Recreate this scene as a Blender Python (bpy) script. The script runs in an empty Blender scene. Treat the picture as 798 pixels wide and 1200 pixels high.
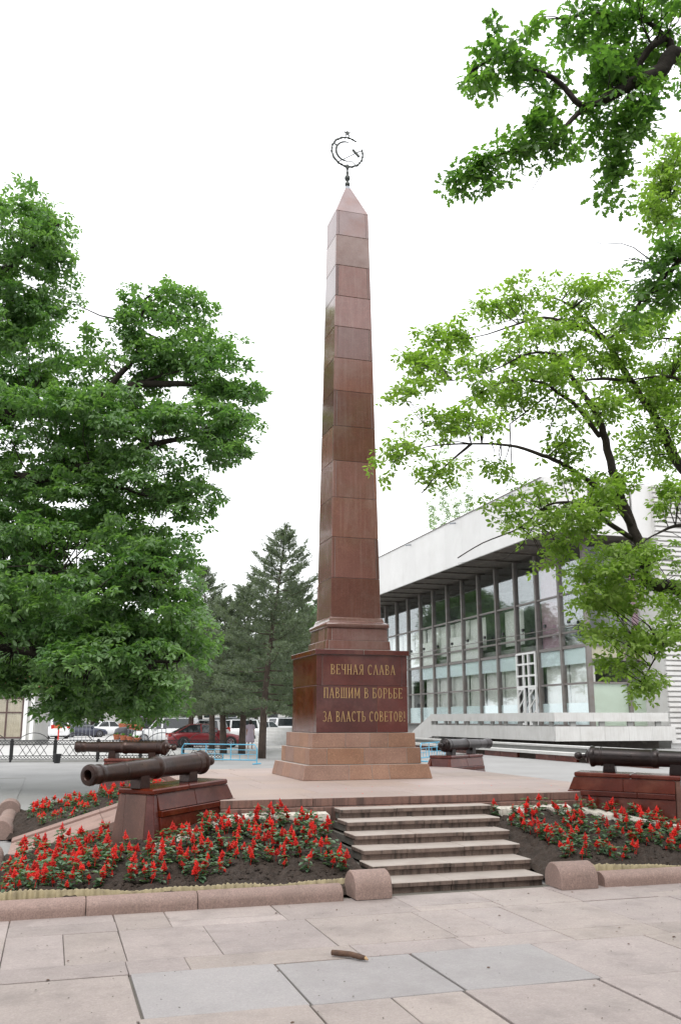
import bpy, bmesh, math, random
import numpy as np
from mathutils import Vector, Matrix
R = math.radians
random.seed(7)
rng = np.random.default_rng(7)
scene = bpy.context.scene
COL = scene.collection

# ------------------------------------------------------------------ camera, sky, sun, exposure
F_PX, HZ, YAW, EYE = 1080.0, 843.0, 17.0, 1.7       # focal length in photo pixels, horizon row, heading, eye height
PITCH = math.atan((HZ - 600) / F_PX)
cd = bpy.data.cameras.new('camera'); cam = bpy.data.objects.new('camera', cd); COL.objects.link(cam)
cd.sensor_fit = 'VERTICAL'; cd.sensor_height = 36.0; cd.lens = 36.0 * F_PX / 1200.0
cd.clip_start = 0.1; cd.clip_end = 2000
cam.location = (0, 0, EYE); cam.rotation_euler = (math.pi / 2 + PITCH, 0, R(-YAW))
scene.camera = cam

SUN_EL, SUN_AZ = 58.0, 205.0                          # azimuth clockwise from +Y
w = bpy.data.worlds.new('World'); scene.world = w; w.use_nodes = True
nt = w.node_tree; nt.nodes.clear()
out = nt.nodes.new('ShaderNodeOutputWorld'); bg = nt.nodes.new('ShaderNodeBackground')
sky = nt.nodes.new('ShaderNodeTexSky'); sky.sky_type = 'NISHITA'; sky.sun_disc = False
sky.sun_elevation = R(SUN_EL); sky.sun_rotation = R(SUN_AZ)
sky.air_density = 1.0; sky.dust_density = 3.0
mx = nt.nodes.new('ShaderNodeMix'); mx.data_type = 'RGBA'; mx.inputs[0].default_value = 0.93
mx.inputs[7].default_value = (11.6, 11.75, 12.0, 1)     # the bright overcast layer
nt.links.new(sky.outputs[0], mx.inputs[6]); nt.links.new(mx.outputs[2], bg.inputs[0])
bg.inputs[1].default_value = 0.1
nt.links.new(bg.outputs[0], out.inputs[0])
sd = bpy.data.lights.new('sun', 'SUN'); sun = bpy.data.objects.new('sun', sd); COL.objects.link(sun)
sd.energy = 1.2; sd.angle = R(28); sd.color = (1.0, 0.97, 0.92)
sdir = Vector((math.sin(R(SUN_AZ)) * math.cos(R(SUN_EL)), math.cos(R(SUN_AZ)) * math.cos(R(SUN_EL)), math.sin(R(SUN_EL))))
sun.rotation_euler = sdir.to_track_quat('Z', 'Y').to_euler(); sun.location = (0, 0, 40)
vs = scene.view_settings
vs.view_transform = 'Standard'; vs.look = 'None'; vs.exposure = 0.72; vs.gamma = 1.0; vs.use_curve_mapping = False

# ------------------------------------------------------------------ pixel -> place helpers
ya = R(YAW)
FW = Vector((math.sin(ya) * math.cos(PITCH), math.cos(ya) * math.cos(PITCH), math.sin(PITCH)))
RT = Vector((math.cos(ya), -math.sin(ya), 0)); UP = RT.cross(FW)
CAM = Vector((0, 0, EYE))
def ray(x, y): return FW * F_PX + RT * (x - 399) - UP * (y - 600)
def at(x, y, depth): return CAM + ray(x, y) * (depth / F_PX)
def hit(x, y, z=0.0):
    d = ray(x, y); return CAM + d * ((z - EYE) / d.z)

# ------------------------------------------------------------------ materials
MATS = {}
def nodes_of(name):
    m = bpy.data.materials.new(name); m.use_nodes = True; t = m.node_tree; t.nodes.clear()
    o = t.nodes.new('ShaderNodeOutputMaterial'); p = t.nodes.new('ShaderNodeBsdfPrincipled')
    t.links.new(p.outputs[0], o.inputs[0]); return m, t, p, o
def N(t, typ, **kw):
    n = t.nodes.new(typ)
    for k, v in kw.items(): setattr(n, k, v)
    return n
def rgbmix(t, fac, a, b, blend='MIX'):
    n = t.nodes.new('ShaderNodeMix'); n.data_type = 'RGBA'; n.blend_type = blend
    for i, v in ((0, fac), (6, a), (7, b)):
        if hasattr(v, 'is_linked') or isinstance(v, bpy.types.NodeSocket): t.links.new(v, n.inputs[i])
        elif i == 0: n.inputs[0].default_value = v
        else: n.inputs[i].default_value = (*v[:3], 1)
    return n.outputs[2]
def noise(t, vec, scale, detail=4, rough=.55):
    n = t.nodes.new('ShaderNodeTexNoise'); n.inputs['Scale'].default_value = scale
    n.inputs['Detail'].default_value = detail; n.inputs['Roughness'].default_value = rough
    t.links.new(vec, n.inputs['Vector']); return n.outputs[0]
def ramp(t, v, a, b):
    n = t.nodes.new('ShaderNodeMapRange'); n.inputs[1].default_value = a; n.inputs[2].default_value = b
    t.links.new(v, n.inputs[0]); return n.outputs[0]
def mul(t, v, k):
    n = t.nodes.new('ShaderNodeMath'); n.operation = 'MULTIPLY'; t.links.new(v, n.inputs[0])
    if isinstance(k, bpy.types.NodeSocket): t.links.new(k, n.inputs[1])
    else: n.inputs[1].default_value = k
    return n.outputs[0]
def mat(name, c1, c2=None, rough=.7, scale=3.0, speck=0.0, bump=.1, bscale=60, rnd=.0, stain=None, stain_amt=0, stain_scale=1.2,
        streak=None, streak_amt=0, metal=0.0, spec=.5, coat=0.0, rvar=0.0, hue=0.0):
    """procedural surface: two tones by a broad noise, fine speckle, optional stains and vertical streaks, tint per piece"""
    m, t, p, o = nodes_of(name)
    geo = N(t, 'ShaderNodeNewGeometry'); pos = geo.outputs['Position']
    c2 = c2 or tuple(x * .8 for x in c1)
    col = rgbmix(t, ramp(t, noise(t, pos, scale, 5), .3, .7), c1, c2)
    if speck:
        sp = ramp(t, noise(t, pos, 75, 3, .7), .42, .66)
        col = rgbmix(t, mul(t, sp, speck), col, tuple(x * .35 for x in c1))
        sp2 = ramp(t, noise(t, pos, 32, 4, .75), .52, .72)
        col = rgbmix(t, mul(t, sp2, speck * .7), col, tuple(min(1, x * 1.7) for x in c1))
    if stain:
        s = ramp(t, noise(t, pos, stain_scale, 6, .65), .5, .68)
        col = rgbmix(t, mul(t, s, stain_amt), col, stain)
    if streak:
        mp = N(t, 'ShaderNodeMapping'); mp.inputs['Scale'].default_value = (1, 1, .06); t.links.new(pos, mp.inputs[0])
        s = ramp(t, noise(t, mp.outputs[0], 16, 4, .6), .47, .66)
        col = rgbmix(t, mul(t, s, streak_amt), col, streak)
    if rnd or hue:
        oi = N(t, 'ShaderNodeObjectInfo')
        hv = N(t, 'ShaderNodeHueSaturation')
        mr = N(t, 'ShaderNodeMapRange'); mr.inputs[3].default_value = 1 - rnd; mr.inputs[4].default_value = 1 + rnd
        t.links.new(oi.outputs['Random'], mr.inputs[0]); t.links.new(mr.outputs[0], hv.inputs['Value'])
        if hue:
            wn = N(t, 'ShaderNodeTexWhiteNoise', noise_dimensions='1D'); t.links.new(oi.outputs['Random'], wn.inputs['W'])
            mh = N(t, 'ShaderNodeMapRange'); mh.inputs[3].default_value = .5 - hue; mh.inputs[4].default_value = .5 + hue
            t.links.new(wn.outputs[0], mh.inputs[0]); t.links.new(mh.outputs[0], hv.inputs['Hue'])
            ms = N(t, 'ShaderNodeMapRange'); ms.inputs[3].default_value = .88; ms.inputs[4].default_value = 1.1
            t.links.new(wn.outputs[0], ms.inputs[0]); t.links.new(ms.outputs[0], hv.inputs['Saturation'])
        t.links.new(col, hv.inputs['Color']); col = hv.outputs[0]
    t.links.new(col, p.inputs['Base Color'])
    p.inputs['Metallic'].default_value = metal; p.inputs['Specular IOR Level'].default_value = spec
    p.inputs['Coat Weight'].default_value = coat; p.inputs['Coat Roughness'].default_value = .08
    if rvar:
        rr = N(t, 'ShaderNodeMapRange'); rr.inputs[1].default_value = .3; rr.inputs[2].default_value = .7
        rr.inputs[3].default_value = max(.03, rough - rvar); rr.inputs[4].default_value = rough + rvar
        t.links.new(noise(t, pos, 2.2, 6, .6), rr.inputs[0]); t.links.new(rr.outputs[0], p.inputs['Roughness'])
    else: p.inputs['Roughness'].default_value = rough
    if bump:
        b = N(t, 'ShaderNodeBump'); b.inputs['Strength'].default_value = bump; b.inputs['Distance'].default_value = .02
        t.links.new(noise(t, pos, bscale, 6, .6), b.inputs['Height']); t.links.new(b.outputs[0], p.inputs['Normal'])
    MATS[name] = m; return m

mat('pave', (0.385, 0.325, 0.305), (0.32, 0.272, 0.256), rough=.62, scale=1.6, speck=0.3, bump=0.2, bscale=35, rnd=0.11, hue=.012, stain=(0.2, 0.17, 0.16), stain_amt=0.5, stain_scale=2.4, rvar=.12)
mat('pave_blue', (0.35, 0.325, 0.325), (0.305, 0.285, 0.287), rough=0.58, scale=1.6, speck=0.25, bump=0.12, bscale=35, rnd=.05, stain=(0.22, 0.2, 0.2), stain_amt=0.45, stain_scale=1.2, rvar=.12)
mat('plat', (0.385, 0.295, 0.262), (0.335, 0.26, 0.232), rough=.6, scale=1.3, speck=0.25, bump=.08, rnd=.06, hue=.008, stain=(.36, .29, .27), stain_amt=0.4)
mat('ramp', (.34, .225, .195), (.28, .185, .16), rough=.6, scale=3, speck=.3, bump=.08, rnd=.08, stain=(.2, .13, .11), stain_amt=.4, stain_scale=3)
mat('joint', (.16, .145, .125), rough=.95, bump=.4, bscale=90)
mat('asphalt', (0.3, 0.296, 0.292), (0.24, 0.236, 0.232), rough=.9, scale=.5, speck=.2, bump=.3, bscale=50, stain=(.22, .215, .205), stain_amt=.55, stain_scale=.35)
mat('red', (0.125, 0.024, 0.015), (0.08, 0.017, 0.011), rough=.16, scale=2.5, speck=0.5, bump=0.03, rnd=.16, hue=0.004, stain=(.24, .09, .06), stain_amt=.35, stain_scale=3, rvar=.08, spec=0.32)
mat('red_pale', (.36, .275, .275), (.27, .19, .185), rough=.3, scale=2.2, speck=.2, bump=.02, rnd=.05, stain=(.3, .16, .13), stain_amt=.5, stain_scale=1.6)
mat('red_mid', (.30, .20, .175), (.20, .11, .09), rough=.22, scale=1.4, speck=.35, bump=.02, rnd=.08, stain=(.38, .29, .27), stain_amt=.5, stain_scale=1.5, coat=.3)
mat('red_shaft', (0.225, 0.105, 0.086), (0.155, 0.07, 0.057), rough=.17, scale=2.2, speck=0.45, bump=.02, rnd=0.32, hue=.005, stain=(0.27, 0.17, 0.145), stain_amt=.45, stain_scale=2.2, streak=(.34, .24, .21), streak_amt=0.18, rvar=.07, coat=.35)
mat('pink_base', (0.36, 0.205, 0.143), (0.28, 0.155, 0.108), rough=.55, scale=3, speck=0.55, bump=.06, rnd=0.12, hue=.004, stain=(.2, .09, .06), stain_amt=.35, stain_scale=4)
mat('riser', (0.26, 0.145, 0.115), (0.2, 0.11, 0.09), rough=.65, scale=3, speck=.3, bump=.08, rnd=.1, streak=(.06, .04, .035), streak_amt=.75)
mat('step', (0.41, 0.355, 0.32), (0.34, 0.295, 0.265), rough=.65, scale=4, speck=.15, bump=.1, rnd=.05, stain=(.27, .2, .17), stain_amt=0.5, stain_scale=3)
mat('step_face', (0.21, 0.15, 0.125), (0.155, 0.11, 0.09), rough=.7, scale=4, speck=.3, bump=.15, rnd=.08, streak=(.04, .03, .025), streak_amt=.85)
mat('kerb', (0.32, 0.22, 0.19), (0.25, 0.175, 0.15), rough=.7, scale=4, speck=0.55, bump=.15, rnd=.06, stain=(.22, .15, .13), stain_amt=0.5, stain_scale=5)
mat('ped_end', (.17, .078, .055), (.12, .055, .04), rough=.4, scale=3, speck=.45, bump=.05, rnd=.08, stain=(.08, .035, .028), stain_amt=.4, stain_scale=5)
mat('mortar', (.42, .37, .345), rough=.9, bump=.3)
mat('bronze', (0.048, 0.022, 0.016), (0.024, 0.013, 0.011), rough=.34, scale=6, bump=0.14, bscale=40, stain=(0.085, 0.04, 0.025), stain_amt=0.55, stain_scale=7, metal=.35, rvar=.1)
mat('bronze_dark', (.028, .019, .019), (.02, .015, .015), rough=.3, scale=6, bump=0.1, bscale=40, metal=.35, stain=(.05, .03, .028), stain_amt=0.6, stain_scale=6, rvar=.08)
mat('hole', (.008, .008, .008), rough=.9, bump=0)
mat('gold', (0.62, 0.42, 0.19), (0.52, 0.35, 0.15), rough=.5, scale=20, bump=.1, metal=.3, stain=(.2, .11, .05), stain_amt=.5, stain_scale=25)
mat('emblem', (.085, .09, .085), (.06, .065, .06), rough=.5, metal=.5, scale=12, bump=.1)
mat('soil', (0.058, 0.04, 0.031), (0.032, 0.023, 0.018), rough=.98, scale=9, speck=.5, bump=.9, bscale=45)
mat('limestone', (.62, .58, .52), (.5, .46, .41), rough=.9, scale=8, bump=.5, bscale=30, stain=(.3, .27, .22), stain_amt=.5, stain_scale=6)
mat('edging', (0.42, 0.35, 0.21), (0.31, 0.26, 0.16), rough=.7, scale=10, bump=.1, stain=(.2, .16, .1), stain_amt=0.8, stain_scale=9)
mat('bark', (.05, .038, .032), (.028, .022, .019), rough=.95, scale=8, bump=.8, bscale=28)
mat('pine_bark', (.085, .06, .047), (.05, .037, .03), rough=.95, scale=6, bump=.8, bscale=20)
mat('wood', (.14, .075, .045), (.07, .04, .03), rough=.85, scale=20, bump=.6, bscale=40)
mat('wood_cut', (.5, .33, .18), rough=.8)
mat('conc_white', (0.58, 0.575, 0.56), (0.51, 0.505, 0.49), rough=.75, scale=1.2, bump=.08, rnd=.03, stain=(.42, .40, .37), stain_amt=.4, stain_scale=1.0, streak=(.40, .385, .36), streak_amt=.35)
mat('fascia', (0.66, 0.655, 0.645), (0.61, 0.605, 0.595), rough=.7, scale=.6, bump=.03, rnd=.02, stain=(.55, .54, .52), stain_amt=0.4, stain_scale=.5)
mat('rib', (0.62, 0.61, 0.595), (0.55, 0.54, 0.525), rough=.7, scale=1, bump=.05, rnd=.03, stain=(.45, .42, .38), stain_amt=.3, stain_scale=1)
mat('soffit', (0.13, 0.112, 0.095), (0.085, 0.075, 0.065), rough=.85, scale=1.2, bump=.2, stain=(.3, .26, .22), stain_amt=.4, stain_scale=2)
mat('mullion', (.20, .185, .175), (.15, .135, .125), rough=.5, scale=2, bump=.05, stain=(.16, .10, .07), stain_amt=.4, stain_scale=3)
mat('blue_panel', (0.74, 0.83, 0.835), (0.7, 0.8, 0.805), rough=.5, scale=1, bump=0, rnd=.06)
mat('green_panel', (.5, .57, .47), (.44, .5, .4), rough=.6, scale=1, bump=0)
mat('beige_panel', (.5, .44, .3), (.42, .37, .26), rough=.6, bump=0)
mat('pink_panel', (.42, .27, .32), (.34, .22, .26), rough=.7, bump=0)
mat('curtain', (0.86, 0.86, 0.82), (0.76, 0.76, 0.71), rough=.9, bump=.05, rnd=.06)
mat('beige_curtain', (.5, .43, .33), (.4, .34, .26), rough=.9, bump=.05)
mat('interior', (.16, .17, .17), (.11, .12, .12), rough=.9, bump=0)
mat('white_paint', (.78, .78, .77), (.7, .7, .68), rough=.45, bump=.02)
mat('grey_wall', (.30, .30, .29), (.22, .22, .21), rough=.9, scale=1, bump=.2, stain=(.4, .39, .37), stain_amt=.5, stain_scale=1)
mat('black_iron', (.012, .012, .013), rough=.45, bump=0)
mat('blue_iron', (.10, .38, .55), (.08, .33, .49), rough=.4, bump=0, stain=(.2, .25, .27), stain_amt=.3, stain_scale=8)
mat('grey_iron', (.32, .34, .37), rough=.4, bump=0, metal=.6)
mat('terracotta', (0.36, 0.11, 0.05), (0.3, 0.09, 0.04), rough=.7, bump=.05, rnd=.1)
mat('orange', (.5, .13, .05), rough=.5, bump=0)
mat('red_roof', (.36, .05, .04), (.28, .04, .035), rough=.6)
mat('plaster', (0.5, 0.495, 0.475), (0.43, 0.425, 0.41), rough=.85, scale=1, bump=.08)
mat('brown_frame', (.09, .05, .045), rough=.5)
mat('tyre', (.02, .02, .02), rough=.8)
mat('rim', (.38, .38, .4), rough=.3, metal=.9)
mat('tail', (.55, .03, .02), rough=.2)
mat('headlight', (.7, .7, .7), rough=.1)
mat('rubber', (.03, .03, .03), rough=.6)
for nm, c in (('paint_red', (.20, .012, .018)), ('paint_white', (.72, .73, .74)), ('paint_silver', (.5, .51, .52)), ('paint_dark', (.02, .022, .028)), ('paint_navy', (.03, .035, .06))):
    mat(nm, c, tuple(x * .97 for x in c), rough=.28, bump=0, coat=.6)
mat('skin', (.45, .27, .2), rough=.6, bump=0)
mat('dress', (.52, .44, .50), (.42, .34, .42), rough=.9, scale=25, bump=.1)
mat('blouse', (.6, .54, .62), rough=.9)
mat('hair', (.02, .013, .01), rough=.6)
mat('petal', (0.7, 0.024, 0.014), (0.52, 0.014, 0.01), rough=.55, scale=40, bump=0, rnd=0.25)
mat('concrete', (0.46, 0.455, 0.44), (0.4, 0.395, 0.385), rough=.9, scale=.4, speck=.1, bump=.2, stain=(.36, .355, .34), stain_amt=.4, stain_scale=.3)
mat('white_board', (.8, .8, .78), rough=.6)

def leafmat(name, ca, cb, trans=.3, trcol=None, rough=.45, spec=.4):
    m, t, p, o = nodes_of(name)
    a = N(t, 'ShaderNodeAttribute', attribute_name='rnd')
    col = rgbmix(t, a.outputs['Fac'], ca, cb)
    t.links.new(col, p.inputs['Base Color']); p.inputs['Roughness'].default_value = rough; p.inputs['Specular IOR Level'].default_value = spec
    tr = N(t, 'ShaderNodeBsdfTranslucent'); tc = rgbmix(t, 1.0, col, trcol or (1.6, 2.0, .6), 'MULTIPLY'); t.links.new(tc, tr.inputs[0])
    ms = N(t, 'ShaderNodeMixShader'); ms.inputs[0].default_value = trans
    t.links.new(p.outputs[0], ms.inputs[1]); t.links.new(tr.outputs[0], ms.inputs[2]); t.links.new(ms.outputs[0], o.inputs[0])
    MATS[name] = m
leafmat('leaf_left', (.075, .155, .06), (.20, .30, .14), .40, None, .4, .55)
leafmat('leaf_right', (.15, .225, .055), (.28, .37, .12), .45)
leafmat('leaf_near', (.07, .145, .05), (.16, .26, .085), .5)
leafmat('leaf_far', (.06, .115, .05), (.12, .19, .085), .25)
leafmat('leaf_poplar', (.16, .22, .13), (.24, .31, .19), .4)
leafmat('needle', (.085, .11, .08), (.165, .195, .14), .25)
leafmat('salvia_leaf', (.07, .135, .075), (.155, .24, .155), .22)
leafmat('pot_plant', (.07, .2, .05), (.14, .3, .08), .25)

def glassmat(name, tint, trans):
    m, t, p, o = nodes_of(name); t.nodes.remove(p)
    tr = N(t, 'ShaderNodeBsdfTransparent'); tr.inputs[0].default_value = (*tint, 1)
    gl = N(t, 'ShaderNodeBsdfGlossy'); gl.inputs['Roughness'].default_value = .03; gl.inputs['Color'].default_value = (.92, .96, .97, 1)
    fr = N(t, 'ShaderNodeFresnel'); fr.inputs[0].default_value = 1.5
    geo = N(t, 'ShaderNodeNewGeometry')
    b = N(t, 'ShaderNodeBump'); b.inputs['Strength'].default_value = .012; b.inputs['Distance'].default_value = .05
    t.links.new(noise(t, geo.outputs['Position'], .9, 2), b.inputs['Height']); t.links.new(b.outputs[0], gl.inputs['Normal'])
    ad = N(t, 'ShaderNodeMath', operation='MULTIPLY_ADD'); ad.inputs[1].default_value = .34; ad.inputs[2].default_value = trans; t.links.new(fr.outputs[0], ad.inputs[0])
    ms = N(t, 'ShaderNodeMixShader'); t.links.new(ad.outputs[0], ms.inputs[0])
    t.links.new(tr.outputs[0], ms.inputs[1]); t.links.new(gl.outputs[0], ms.inputs[2]); t.links.new(ms.outputs[0], o.inputs[0])
    MATS[name] = m
glassmat('glass', (.985, .995, .993), .008)
mat('car_glass', (.02, .025, .028), rough=.06, bump=0, spec=.8)

# ------------------------------------------------------------------ mesh helpers
def link(name, me, m=None, parent=None, smooth=False):
    o = bpy.data.objects.new(name, me); COL.objects.link(o)
    if m is not None and not me.materials: me.materials.append(MATS[m] if isinstance(m, str) else m)
    if parent is not None: o.parent = parent
    if smooth: me.shade_smooth()
    return o
def pyd(name, v, f, m=None, parent=None, smooth=False):
    me = bpy.data.meshes.new(name); me.from_pydata([tuple(p) for p in v], [], f); me.update(); return link(name, me, m, parent, smooth)
def tag(o, label, cat, group=None):
    o['label'] = label; o['category'] = cat
    if group: o['group'] = group
    return o
def struct(o): o['kind'] = 'structure'; return o
def stuff(o): o['kind'] = 'stuff'; return o
def thing(name, loc, label, cat, group=None, rz=0):
    o = bpy.data.objects.new(name, None); COL.objects.link(o); o.location = loc; o.rotation_euler = (0, 0, rz); o.empty_display_size = .1
    return tag(o, label, cat, group)
def under(o, parent):
    """parent with world place kept (parents are unrotated or already in local frame)"""
    o.parent = parent; o.matrix_parent_inverse = Matrix.Translation(parent.location).inverted(); return o
def hullmesh(name, pts):
    bm = bmesh.new()
    for p in pts: bm.verts.new(p)
    bmesh.ops.convex_hull(bm, input=bm.verts)
    bmesh.ops.dissolve_limit(bm, angle_limit=.01, verts=bm.verts, edges=bm.edges)
    bmesh.ops.recalc_face_normals(bm, faces=bm.faces)
    me = bpy.data.meshes.new(name); bm.to_mesh(me); bm.free(); return me
def prism_pts(bot, top, z0, z1, b):
    """frustum between two rectangles (x0,x1,y0,y1), chamfered by b"""
    P = []
    for (x0, x1, y0, y1), z, s in ((bot, z0, 1), (top, z1, -1)):
        for x, sx in ((x0, 1), (x1, -1)):
            for y, sy in ((y0, 1), (y1, -1)):
                P += [(x + sx * b, y + sy * b, z), (x + sx * b, y, z + s * b), (x, y + sy * b, z + s * b)]
    return P
def block(name, x0, x1, y0, y1, z0, z1, m, parent=None, b=.006, top=None, jit=0):
    """chamfered stone; its top may be another rectangle"""
    bot = (x0, x1, y0, y1); tp = top or bot
    pts = prism_pts(bot, tp, z0, z1, min(b, (x1 - x0) * .3, (y1 - y0) * .3, (z1 - z0) * .3))
    me = hullmesh(name, pts); o = link(name, me, m)
    if parent is not None: under(o, parent)
    return o
BOXF = [(0, 3, 2, 1), (4, 5, 6, 7), (0, 1, 5, 4), (1, 2, 6, 5), (2, 3, 7, 6), (3, 0, 4, 7)]
class MB:
    """collects boxes, bars and tubes into one mesh"""
    def __init__(s): s.v = []; s.f = []
    def box(s, x0, x1, y0, y1, z0, z1):
        k = len(s.v); s.v += [(x0, y0, z0), (x1, y0, z0), (x1, y1, z0), (x0, y1, z0), (x0, y0, z1), (x1, y0, z1), (x1, y1, z1), (x0, y1, z1)]
        s.f += [tuple(k + i for i in q) for q in BOXF]; return s
    def tube(s, pts, rad, n=6, cap=True):
        pts = [Vector(p) for p in pts]; k0 = len(s.v); L = len(pts)
        if not hasattr(rad, '__len__'): rad = [rad] * L
        ref = None
        for i, p in enumerate(pts):
            d = (pts[min(i + 1, L - 1)] - pts[max(i - 1, 0)]).normalized()
            if ref is None: ref = d.orthogonal().normalized()
            ref = (ref - d * ref.dot(d)).normalized(); b = d.cross(ref)
            for j in range(n):
                a = 2 * math.pi * j / n; s.v.append(tuple(p + (ref * math.cos(a) + b * math.sin(a)) * rad[i]))
        for i in range(L - 1):
            for j in range(n):
                a = k0 + i * n + j; c = k0 + i * n + (j + 1) % n; s.f.append((a, c, c + n, a + n))
        if cap:
            s.f.append(tuple(k0 + j for j in range(n))[::-1]); s.f.append(tuple(k0 + (L - 1) * n + j for j in range(n)))
        return s
    def lathe(s, prof, n=28, axis='z', o=(0, 0, 0)):
        k = len(s.v); o = Vector(o)
        for r, h in prof:
            for j in range(n):
                a = 2 * math.pi * j / n; x, y = r * math.cos(a), r * math.sin(a)
                s.v.append(tuple(o + (Vector((x, y, h)) if axis == 'z' else Vector((h, x, y)))))
        for i in range(len(prof) - 1):
            for j in range(n):
                a = k + i * n + j; c = k + i * n + (j + 1) % n; s.f.append((a, c, c + n, a + n) if axis == 'z' else (a, a + n, c + n, c))
        return s
    def build(s, name, m, parent=None, smooth=False):
        return pyd(name, s.v, s.f, m, parent, smooth)
def smooth_auto(o, ang=35):
    me = o.data; me.shade_smooth()
    me.set_sharp_from_angle(angle=R(ang)); return o

# ------------------------------------------------------------------ ground
g = MB(); S = 900
g.v = [(-S, -S, 0), (S, -S, 0), (S, S, 0), (-S, S, 0)]; g.f = [(0, 1, 2, 3)]
struct(g.build('ground', 'asphalt'))

# front pavement: bedding sheet and single slabs
pv = MB(); pv.v = [(-9, -4, .004), (16, -4, .004), (16, 9.3, .004), (-9, 9.3, .004)]; pv.f = [(0, 1, 2, 3)]
pavement = struct(pv.build('pavement', 'joint'))
rows = [
 (8.24, 9.02, [-4.6, -3.4, -2.4, -1.3, -.23, .63, 1.07, 2.05, 3.27, 4.09, 4.92, 5.75, 6.7, 7.6, 8.6, 9.6, 10.8]),
 (7.23, 8.24, [-5, -3.9, -2.9, -2.0, -1.1, -.23, .2, .63, 1.32, 2.2, 3.18, 3.6, 4.03, 4.9, 5.85, 6.8, 7.7, 8.7, 9.8, 10.8]),
 (6.87, 7.23, [-4.6, -3.0, -1.5, -.23, .61, 1.03, 2.28, 3.15, 4.03, 4.89, 6.0, 7.4, 8.8, 10.2]),
 (5.86, 6.87, [-4.2, -3.1, -2.0, -.92, .61, 1.61, 2.63, 3.62, 4.62, 5.6, 6.6, 7.6, 8.7, 9.8]),
 (4.88, 5.86, [-4.4, -3.2, -2.1, -1.2, -.4, .58, 1.6, 2.12, 2.6, 3.57, 4.6, 5.5, 6.5, 7.5, 8.6]),
 (3.9, 4.88, [-4, -3, -2, -1, 0, 1.1, 2.2, 3.2, 4.2, 5.2, 6.2, 7.2]),
 (2.9, 3.9, [-4, -2.9, -1.8, -.7, .4, 1.5, 2.6, 3.6, 4.6, 5.6, 6.6]),
]
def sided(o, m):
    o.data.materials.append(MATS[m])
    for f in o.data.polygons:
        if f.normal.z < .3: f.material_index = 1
def slab(x0, x1, y0, y1, z0, z1, m, parent, gap=.006, tilt=.004, name='paving_slab', b=.007):
    g1, g2, g3, g4 = (gap * random.uniform(.3, 1.5) for _ in range(4))
    o = block(name, x0 + g1, x1 - g2, y0 + g3, y1 - g4, z0, z1, m, parent, b)
    a, c = random.uniform(-tilt, tilt), random.uniform(-tilt, tilt)
    for v in o.data.vertices:
        v.co.z += a * (v.co.x - (x0 + x1) / 2) + c * (v.co.y - (y0 + y1) / 2)
    rz_ = random.uniform(-.0035, .0035) if tilt > .0015 else 0
    for v in o.data.vertices:
        dx, dy = v.co.x - (x0 + x1) / 2, v.co.y - (y0 + y1) / 2
        v.co.x -= dy * rz_; v.co.y += dx * rz_ * .6
    o.data.update(); return o
for y0, y1, xs in rows:
    for xa, xb in zip(xs[:-1], xs[1:]):
        blue = abs(y0 - 5.86) < .01 and (.5 < xa < 3.5 or xa == 5.6)
        if y0 == 8.24 and xa == -.23:
            slab(xa, xb, 8.24, 8.6, -.03, .022, 'pave', pavement, gap=.003, b=.004); slab(xa, xb, 8.6, y1, -.03, .022, 'pave', pavement)
        elif y0 == 8.24 and xa in (3.27, 1.07, 5.75):
            slab(xa, xb, 8.24, 8.47, -.03, .022, 'pave', pavement, gap=.003, b=.004); slab(xa, xb, 8.47, y1, -.03, .022, 'pave', pavement)
        else:
            slab(xa, xb, y0, y1, -.03, .022 + random.uniform(-.004, .004), 'pave_blue' if blue else 'pave', pavement,
                 gap=.009 if y0 < 6 else .003, tilt=.005 if y0 < 6 else .002, b=.004)

# paving left of the bed: long grey strips with open joints
lp = MB(); lp.v = [(-9, 9.3, .003), (-.62, 9.3, .003), (-.62, 30, .003), (-9, 30, .003)]; lp.f = [(0, 1, 2, 3)]
side = struct(lp.build('side_pavement', 'joint'))
for i in range(4):
    for j in range(9):
        slab(-9 + 2.1 * i, -6.9 + 2.1 * i, 9.35 + 2.25 * j, 11.6 + 2.25 * j, -.03, .016, 'asphalt', side, gap=.012, tilt=.001)

# ------------------------------------------------------------------ platform
PX0, PX1, PY0, PY1, PZ = 2.0, 7.8, 11.47, 18.6, .75
platform = thing('platform', (4.9, 15, 0), 'raised platform of pink granite slabs under the obelisk', 'platform')
under(MB().box(PX0 + .03, PX1 - .03, PY0 + .03, PY1 - .03, 0, PZ - .03).build('core', 'mortar'), platform)
ys = [PY0, 12.2, 13.15, 14.1, 15.1, 16.1, 17.1, 17.9, PY1]
for j in range(len(ys) - 1):
    xs = [PX0] + sorted([PX0 + (PX1 - PX0) * (k + random.uniform(-.25, .25) + .2 * (j % 2)) / 5 for k in range(1, 5)]) + [PX1]
    for a, c in zip(xs[:-1], xs[1:]):
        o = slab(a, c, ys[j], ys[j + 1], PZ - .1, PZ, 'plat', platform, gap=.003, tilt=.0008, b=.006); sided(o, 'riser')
def facing(axis, c, a0, a1, z0, z1, n, out):
    e = [a0 + (a1 - a0) * (k + (random.uniform(-.15, .15) if 0 < k < n else 0)) / n for k in range(n + 1)]
    for p, q in zip(e[:-1], e[1:]):
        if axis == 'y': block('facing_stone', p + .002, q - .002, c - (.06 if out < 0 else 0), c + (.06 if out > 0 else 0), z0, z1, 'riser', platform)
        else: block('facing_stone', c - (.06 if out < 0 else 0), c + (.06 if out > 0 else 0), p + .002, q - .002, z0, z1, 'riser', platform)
facing('y', PY0 + .02, PX0, PX1, .05, PZ - .105, 12, -1); facing('y', PY1 - .02, PX0, PX1, .0, PZ - .105, 8, 1)
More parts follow.
